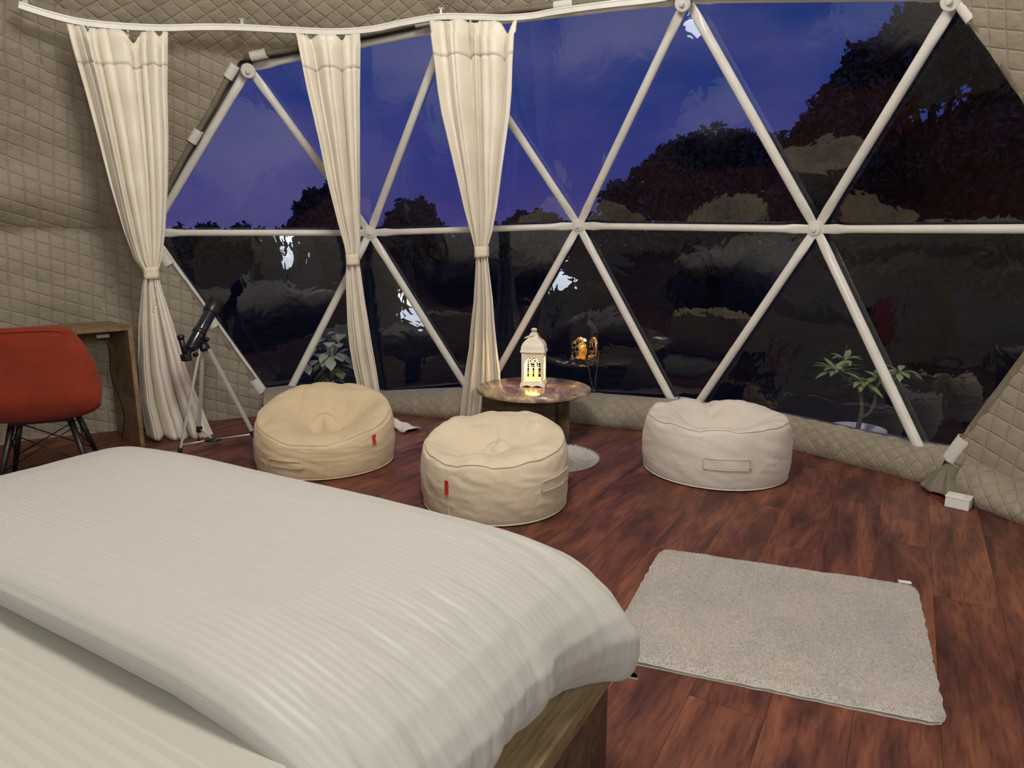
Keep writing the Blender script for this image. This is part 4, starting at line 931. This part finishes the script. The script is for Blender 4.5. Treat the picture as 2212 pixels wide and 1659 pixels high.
g = G(); g.lathe([(0, -.03), (.032, -.03), (.036, -.012), (.030, .012), (.016, .022), (.016, .05), (0, .05)], head, 20); obj('tripod_head', g, M['black_plastic'], ts)
Dh = np.hypot(*head[:2]); e0 = dist_at(409, 757, Dh - .07); e1_ = dist_at(456, 672, Dh + .10); e2_ = dist_at(467, 652, Dh + .125); ax_t = unit(e2_ - e0)
s_ = unit(np.cross(ax_t, z3)); up_ = np.cross(s_, ax_t); LT = np.linalg.norm(e2_ - e0); axs = (s_, up_, ax_t)
g = G(); g.lathe([(0, .0), (.020, .0), (.030, .012), (.038, .03), (.038, LT * .76), (.038, LT * .76 + .002)], e0, 28, axs); tube_ = obj('optical_tube', g, M['navy'], ts, sharp=35)
g = G(); g.lathe([(.038, LT * .76), (.044, LT * .76), (.049, LT * .79), (.049, LT * 1.0), (.044, LT * 1.02), (.041, LT * 1.0), (.041, LT * .85), (0, LT * .85)], e0, 28, axs); obj('lens_hood', g, M['black_plastic'], tube_, sharp=35)
g = G(); g.tube([e0, e0 - ax_t * .05], .019, 16); g.tube([e0 - ax_t * .03 , e0 - ax_t * .06 - up_ * .0 + z3 * -.01], .024, 16); obj('focuser', g, M['black_plastic'], ts)
dg = dist_at(402, 772, Dh - .10); ey = dist_at(389, 724, Dh - .10); g = G(); g.box(dg, (.05, .045, .05), (s_, unit(ey - dg), np.cross(s_, unit(ey - dg))), bevel=.008); g.tube([dg, ey], [.017, .0165], 16); g.tube([lerp(dg, ey, .82), ey], .0205, 16); g.tube([e0 - ax_t * .04, dg], .018, 12); obj('eyepiece', g, M['black_plastic'], ts)
g = G(); g.lathe([(0, -.016), (.040, -.016), (.043, 0), (.040, .018), (0, .018)], e0 + ax_t * LT * .36 , 24, axs); g.box(head + z3 * .035, (.03, .05, .05), (s_, up_, ax_t), bevel=.006); obj('mount_ring', g, M['black_plastic'], ts)
for px in ((446, 733), (423, 766)):
    kp = dist_at(px[0], px[1], Dh - .03); g = G(); g.lathe([(0, -.012), (.013, -.012), (.015, -.006), (.015, .008), (.010, .014), (0, .014)], kp, 12, (z3, s_, np.cross(z3, s_))); obj('knob', g, M['black_plastic'], ts)

# ------------------------------------------------------------------ small things on the floor
bp_ = (fl(2043, 1090) + fl(2088, 1100)) / 2; bd = unit(fl(2088, 1100) - fl(2043, 1090)); bn = np.array([-bd[1], bd[0], 0]); bc = bp_ + bn * .045
jb = empty('switch_box', tuple(bc), 'white plastic switch box on the floor by the right wall', 'switch box')
bc = bc + np.array([-.02, -.03, 0]); g = G(); g.box(bc + z3 * .026, (.105, .085, .052), (bd, bn, z3), bevel=.003); obj('body', g, M['white_plastic'], jb, smooth=False)
g = G(); g.box(bc + z3 * .0555, (.110, .090, .007), (bd, bn, z3), bevel=.003); pl2 = obj('cover_plate', g, M['white_plastic'], jb, smooth=False)
g = G(); g.box(bc + z3 * .060, (.052, .045, .006), (bd, unit(bn + z3 * .08), z3), bevel=.0025); obj('rocker', g, M['white_plastic'], pl2, smooth=False)
cw = [bc - bd * .062 + z3 * .012, fl(2030, 1077, .006), fl(2014, 1070, .006), fl(2003, 1052, .01), fl(2002, 1042, .02)]
g = G(); g.tube(smooth_path(cw, 30), .0026, 6); wr = tag(obj('wire', g, M['wire_red'], smooth=True), 'thin red wire looping from the white switch box', 'wire')
for (x, y) in ((2008, 1041), (2016, 1050)):
    c = fl(x, y, .012); g = G(); g.box(c, (.028, .016, .018), (bd, bn, z3), bevel=.003); o = tag(obj('wire_connector', g, M['white_plastic'], smooth=False), 'white wire connector nearer the window' if x < 2010 else 'white wire connector nearer the switch box', 'connector')
# white folded cloth end behind the beanbag
a_, b_ = fl(842, 905, .035), fl(892, 928, .02); d = unit(b_ - a_); sdd = unit(np.cross(d, z3)); Q = np.zeros((16, 9, 3))
for i in range(16):
    for j in range(9):
        q = i / 15; r_ = -1 + 2 * j / 8; Q[i, j] = lerp(a_, b_, q) * [1, 1, 0] + sdd * (r_ * (.045 + .03 * q)) * -1 + z3 * (.008 + .040 * (1 - abs(r_) ** 2) * (1 - .35 * q) + .006 * math.sin(i * .9 + j))
g = G(); g.grid(Q); tag(obj('cloth_strap', g, M['lining'], solid=.006), 'white folded cloth lying on the floor behind the tan beanbag', 'cloth')

# ------------------------------------------------------------------ outdoors
g = G()
deck = empty('deck', (C2[0], C2[1], -.15), kind='structure'); deck['label'] = 'narrow dark deck outside the window'
for row in range(-46, 46):
    poly = [C2 + PU * a + PV * b for a, b in ((row * .14 + .003, -7), (row * .14 + .137, -7), (row * .14 + .137, 7), (row * .14 + .003, 7))]; poly = clip(poly, 5.25)
    if len(poly) < 3: continue
    poly = [p for p in poly]
    if max(p[1] for p in poly) < 3.2: continue
    # cut everything nearer than the middle of the dome
    out = []
    for i in range(len(poly)):
        p, q = poly[i], poly[(i + 1) % len(poly)]; c = 2.6
        if p[1] >= c: out.append(p)
        if (p[1] - c) * (q[1] - c) < 0: out.append(p + (q - p) * (c - p[1]) / (q[1] - p[1]))
    n = len(out)
    if n < 3: continue
    gg = G(); gg.add([(p[0], p[1], -.151) for p in out] + [(p[0], p[1], -.18) for p in out], [tuple(range(n))] + [(i, i + n, (i + 1) % n + n, (i + 1) % n) for i in range(n)]); obj('board', gg, M['deck'], deck, smooth=False)
DZ = -.15
g = G(); n = 60; P = np.zeros((n, n, 3))
for i in range(n):
    for j in range(n):
        x = -60 + 130 * i / (n - 1); y = -40 + 120 * j / (n - 1); rr_ = np.hypot(x - C2[0], y - C2[1]); P[i, j] = (x, y, -.75 + (.5 * mnoise.noise(Vector((x * .07, y * .07, 0))) + .032 * max(0, y - 10)) * min(1, max(0, (rr_ - 6) / 10)))
g.grid(P); tag(obj('lawn', g, M['ground']), 'dark grassy ground outside at dusk', kind='structure')

def tree(name, blobs, base_px, d, label, nleaf, leaf, group=None, trunk_r=.2, seed=0):
    """blobs: (px x, px y, px radius, extra distance)"""
    R_ = np.random.default_rng(seed); cs = []; rs = []
    for x, y, r, dd in blobs: cs.append(dist_at(x, y, d + dd)); rs.append(r / F * (d + dd))
    base = dist_at(base_px, 560, d); base[2] = -.9; root = empty(name, tuple(base), label, 'tree', group)
    g = G(); vol = np.array(rs) ** 2; pk = R_.choice(len(cs), nleaf, p=vol / vol.sum()); C_ = np.array(cs)[pk]; rr_ = np.array(rs)[pk]
    v = R_.normal(size=(nleaf, 3)); v /= np.linalg.norm(v, axis=1)[:, None]; rad = rr_ * R_.uniform(.25, 1.12, nleaf) ** .6
    lump = 1 + .22 * np.sin(v[:, 0] * 5 + pk) * np.sin(v[:, 2] * 6 + pk * 2)
    c = C_ + v * (rad * lump)[:, None]; c[:, 2] = np.maximum(c[:, 2], -.7)
    a = R_.normal(size=(nleaf, 3)); a /= np.linalg.norm(a, axis=1)[:, None]; b = np.cross(a, R_.normal(size=(nleaf, 3))); b /= np.linalg.norm(b, axis=1)[:, None]; sz = leaf * R_.uniform(.6, 1.4, nleaf)[:, None]
    g.quads(np.stack([c - a * sz, c - b * sz * .5, c + a * sz, c + b * sz * .5], 1)); o = obj('foliage', g, M['tree_leaf'], root, smooth=False); o['kind'] = 'stuff'
    mid = np.mean(cs, axis=0); top = np.array([base[0] * .6 + mid[0] * .4, base[1] * .6 + mid[1] * .4, max(mid[2] * .55, .4)])
    g = G(); g.tube([base, lerp(base, top, .5) + np.array([.1, 0, 0]), top], [trunk_r, trunk_r * .8, trunk_r * .6], 10); tr = obj('trunk', g, M['bark'], root)
    for c_ in cs[:9]:
        g = G(); g.tube([top, lerp(top, np.array(c_), .5) + np.array([0, 0, .15]), np.array(c_)], [trunk_r * .5, trunk_r * .3, trunk_r * .12], 7); obj('branch', g, M['bark'], tr)
    return root
GRP = None
tree('tree', [(690, 460, 42, 0), (710, 440, 34, 0), (660, 490, 34, 0), (730, 500, 40, 0), (690, 520, 45, 0)], 700, 20, 'dark rounded tree behind the narrow curtain', 7000, .09, seed=1, trunk_r=.14)
tree('tree', [(885, 480, 42, 0), (905, 465, 32, 0), (860, 500, 36, 0), (920, 505, 38, 0), (885, 530, 44, 0)], 890, 22, 'dark round tree between the second and third curtains', 7000, .09, seed=2, trunk_r=.14)
tree('tree', [(1130, 485, 26, 0), (1160, 480, 24, 0), (1190, 490, 28, 0), (1105, 500, 26, 0), (1150, 515, 34, 0), (1220, 510, 28, 0)], 1150, 24, 'low dark tree just right of the third curtain', 6000, .09, seed=3, trunk_r=.12)
tree('tree', [(1340, 440, 42, 0), (1400, 400, 45, 0), (1450, 365, 52, 0), (1500, 330, 42, .5), (1570, 345, 62, 0), (1640, 350, 55, .5), (1690, 370, 55, 0), (1500, 420, 80, 0), (1600, 440, 90, 0), (1400, 480, 70, 0), (1310, 500, 50, 0), (1700, 460, 80, 0), (1520, 520, 80, 0)], 1550, 17, 'broad dark tree crown left of the right-hand frame hub', 26000, .085, seed=4)
tree('tree', [(1750, 320, 45, 0), (1800, 290, 60, 0), (1840, 220, 62, 0), (1885, 160, 62, 0), (1950, 130, 62, 0), (2010, 80, 62, 0), (2080, 70, 70, .5), (2150, 90, 70, 0), (2200, 180, 60, .5), (2010, 170, 52, 0), (1900, 240, 52, 0), (1990, 345, 62, .4), (2090, 310, 62, .4), (2180, 290, 62, 0), (1860, 330, 55, 0), (2240, 60, 80, 0), (2260, 240, 90, 0)], 2020, 12, 'tall dark tree filling the upper right of the window', 46000, .06, seed=5, trunk_r=.18)
tree('tree', [(1780, 430, 80, 0), (1900, 420, 80, 0), (2020, 410, 85, 0), (2140, 400, 90, 0), (2260, 400, 100, 0), (1850, 500, 90, 0), (2000, 510, 95, 0), (2160, 510, 100, 0), (2300, 520, 110, 0)], 2050, 15, 'dense dark bushy tree low behind the tall right tree', 26000, .09, seed=6)
hb = []
for k in range(16): hb.append((330 + k * 62, 528 + 6 * math.sin(k * 1.9), 36, 0))
g = None
hr = tree('hedge', hb, 800, 26, 'long dark hedge along the horizon outside', 16000, .11, seed=7, trunk_r=.06)
hr['category'] = 'hedge'

# leaf helper: a curved pointed blade
def leaf(g, base, d, length, width, droop=.25, up=z3):
    d = unit(d); s_ = unit(np.cross(d, up)); nrm = np.cross(s_, d); rows = []
    for q, w in ((0, .08), (.2, .55), (.45, .95), (.65, .92), (.85, .5), (1, .02)):
        c = base + d * length * q - up * (droop * length * q * q); rows.append([c - s_ * width * w / 2 + nrm * width * .10 * w, c, c + s_ * width * w / 2 + nrm * width * .10 * w])
    g.grid(np.array(rows))
def pot(root, c, r, h, wall=.006):
    g = G(); g.lathe([(0, 0), (r * .68, 0), (r * .72, .01), (r * .84, h * .8), (r * .86, h * .86), (r, h * .97), (r, h), (r * .95, h * 1.0), (r * .84, h * .90), (r * .82, h * .84)], c, 40); p = obj('pot', g, M['pot'], root, sharp=30)
    g = G(); n = 10; pts = [(r * .83 * k / n, h * .80 + .012 * math.sin(k * 2.1)) for k in range(n + 1)]; g.lathe(pts, c, 30); obj('soil', g, M['soil'], root)
pc_ = dist_at(1852, 925, 4.98); pc_ = np.array([pc_[0], pc_[1], DZ]); rimz = dist_at(1852, 925, np.hypot(*pc_[:2]))[2]
fr_ = empty('potted_plant', tuple(pc_), 'small branching plant in a wide white pot outside the window', 'plant'); pot(fr_, pc_, .178, rimz - DZ)
D5 = np.hypot(*pc_[:2]); pp = lambda x, y, dd=0: dist_at(x, y, D5 + dd)
g = G(); g.tube(smooth_path([pp(1850, 935), pp(1858, 905), pp(1862, 880), pp(1860, 850), pp(1864, 825)], 16), [.017 - .0005 * k for k in range(16)], 9); g.tube(smooth_path([pp(1860, 900), pp(1877, 893, .01), pp(1889, 870, .02), pp(1892, 845, .02), pp(1897, 822, .02)], 16), [.014 - .0004 * k for k in range(16)], 9)
g.tube(smooth_path([pp(1862, 855), pp(1845, 830, -.02), pp(1812, 805, -.03)], 10), .008, 7); g.tube(smooth_path([pp(1896, 835, .02), pp(1925, 820, .03), pp(1945, 802, .04)], 10), .008, 7); g.tube(smooth_path([pp(1812, 808, -.03), pp(1818, 785, -.02), pp(1830, 745, 0)], 10), [.006] * 4 + [.003] * 6, 6)
obj('stem', g, M['stem'], fr_)
for (x, y, rpx, n, dd) in ((1808, 803, 50, 17, -.03), (1866, 824, 48, 17, 0), (1898, 818, 46, 14, .02), (1944, 802, 42, 14, .04), (1826, 778, 34, 8, 0)):
    c = pp(x, y, dd)
    for k in range(n):
        a = 2 * math.pi * k / n + rng.uniform(-.2, .2); el = rng.uniform(-.45, .75); g = G(); leaf(g, c, np.array([math.cos(a) * math.cos(el), math.sin(a) * math.cos(el), math.sin(el)]), rpx / F * D5 * 1.05 * rng.uniform(.75, 1.1), .045, rng.uniform(.1, .5)); obj('leaf', g, M['leaf'], fr_)
# broad-leaved plant behind the left beanbag
q_ = dist_at(715, 845, 5.96); q_ = np.array([q_[0], q_[1], DZ]); D6 = 5.96
br = empty('potted_plant', tuple(q_), 'broad-leaved plant outside, upper leaves coloured as lit by the room, behind the tan beanbag', 'plant'); pot(br, q_, .15, .16)
g = G()
for (x, y) in ((712, 730), (690, 770), (735, 790), (700, 815), (750, 760), (725, 700)): g.tube(smooth_path([q_ + [0, 0, .1], dist_at((715 + x) / 2, 830, D6), dist_at(x, y, D6)], 8), .004, 6)
obj('stem', g, M['stem'], br)
for k in range(46):
    x = 716 + rng.normal(0, 22); y = rng.uniform(712, 838); c = dist_at(x, y, D6 + rng.uniform(-.14, .14)); a = rng.uniform(0, 6.28); g = G()
    leaf(g, c, np.array([math.cos(a), math.sin(a) - .5, rng.uniform(-.7, .2)]), rng.uniform(.10, .16), rng.uniform(.07, .11), .3); obj('leaf', g, M['leaf_lit'] if y < 790 else M['leaf'], br)  # upper leaves get the room-lit tint
# thin seedling in a shallow white pot seen past the table's right edge, and an empty-looking low pot further right
for (x, y, rad, lab, stems, D7) in ((1290, 853, .085, 'thin two-stemmed seedling in a white pot outside past the table', ((1270, 785), (1294, 760)), 5.42), (1473, 862, .08, 'low white pot outside behind the pale beanbag', ((1466, 850),), 5.2)):
    c = dist_at(x, y, D7); hz_ = c[2] - DZ; c = np.array([c[0], c[1], DZ]); r_ = empty('potted_plant', tuple(c), lab, 'plant'); pot(r_, c, rad, hz_); g = G()
    for sx, sy in stems: g.tube(smooth_path([dist_at(x - 6, y, D7), dist_at(lerp(x, sx, .5) - 4, (y + sy) / 2, D7), dist_at(sx, sy, D7)], 10), .0045, 6)
    obj('stem', g, M['stem'], r_)
    g = G()
    for sx, sy in stems:
        for k in range(3): leaf(g, dist_at(sx, sy, D7), np.array([math.cos(k * 2.1), math.sin(k * 2.1), .5]), .03, .012)
    obj('leaf', g, M['leaf'], r_)

# ------------------------------------------------------------------ lamps out of view: bedside pair, added pendant, added cool front lamp
def bedside(loc, label):
    x, y, z = loc; r = empty('bedside_lamp', (x, y, 0), label, 'lamp'); g = G(); g.lathe([(0, 0), (.14, 0), (.14, .02), (.02, .03), (.015, z - .12), (.015, z - .1), (0, z - .1)], (x, y, 0), 24); obj('stand', g, M['black_plastic'], r, sharp=35)
    g = G(); g.lathe([(.15 * math.sin(math.pi * k / 14), -.15 * math.cos(math.pi * k / 14)) for k in range(15)], (x, y, z + .03), 24); obj('globe', g, M['bulb_cool'], r)
bedside(BED_R, 'lamp standing at the right side of the bed head'); bedside(BED_L, 'lamp standing at the left side of the bed head')
pr_o = empty('added_pendant', (FILL_PENDANT[0], FILL_PENDANT[1], FILL_PENDANT[2]), 'added pendant lamp, out of view, for general room light', 'lamp')
g = G(); g.tube([(FILL_PENDANT[0], FILL_PENDANT[1], FILL_PENDANT[2]), (FILL_PENDANT[0], FILL_PENDANT[1], 4.5)], .006, 6); obj('cord', g, M['black_plastic'], pr_o)
g = G(); g.lathe([(.03, .10), (.10, .08), (.24, 0), (.25, -.01)], FILL_PENDANT, 32); obj('shade', g, M['white_metal'], pr_o, solid=.004)
dl_ = empty('added_cool_lamp', (COOL_LAMP[0], COOL_LAMP[1], COOL_LAMP[2]), 'added cool white lamp behind the viewer, out of view', 'lamp'); g = G(); g.lathe([(0, -.09), (.05, -.08), (.075, -.04), (.075, .04), (.05, .08), (0, .09)], (COOL_LAMP[0], COOL_LAMP[1], COOL_LAMP[2] + .24), 20); obj('globe', g, M['bulb_cool'], dl_)

for o in bpy.data.objects:
    if '_o' in o: del o['_o']
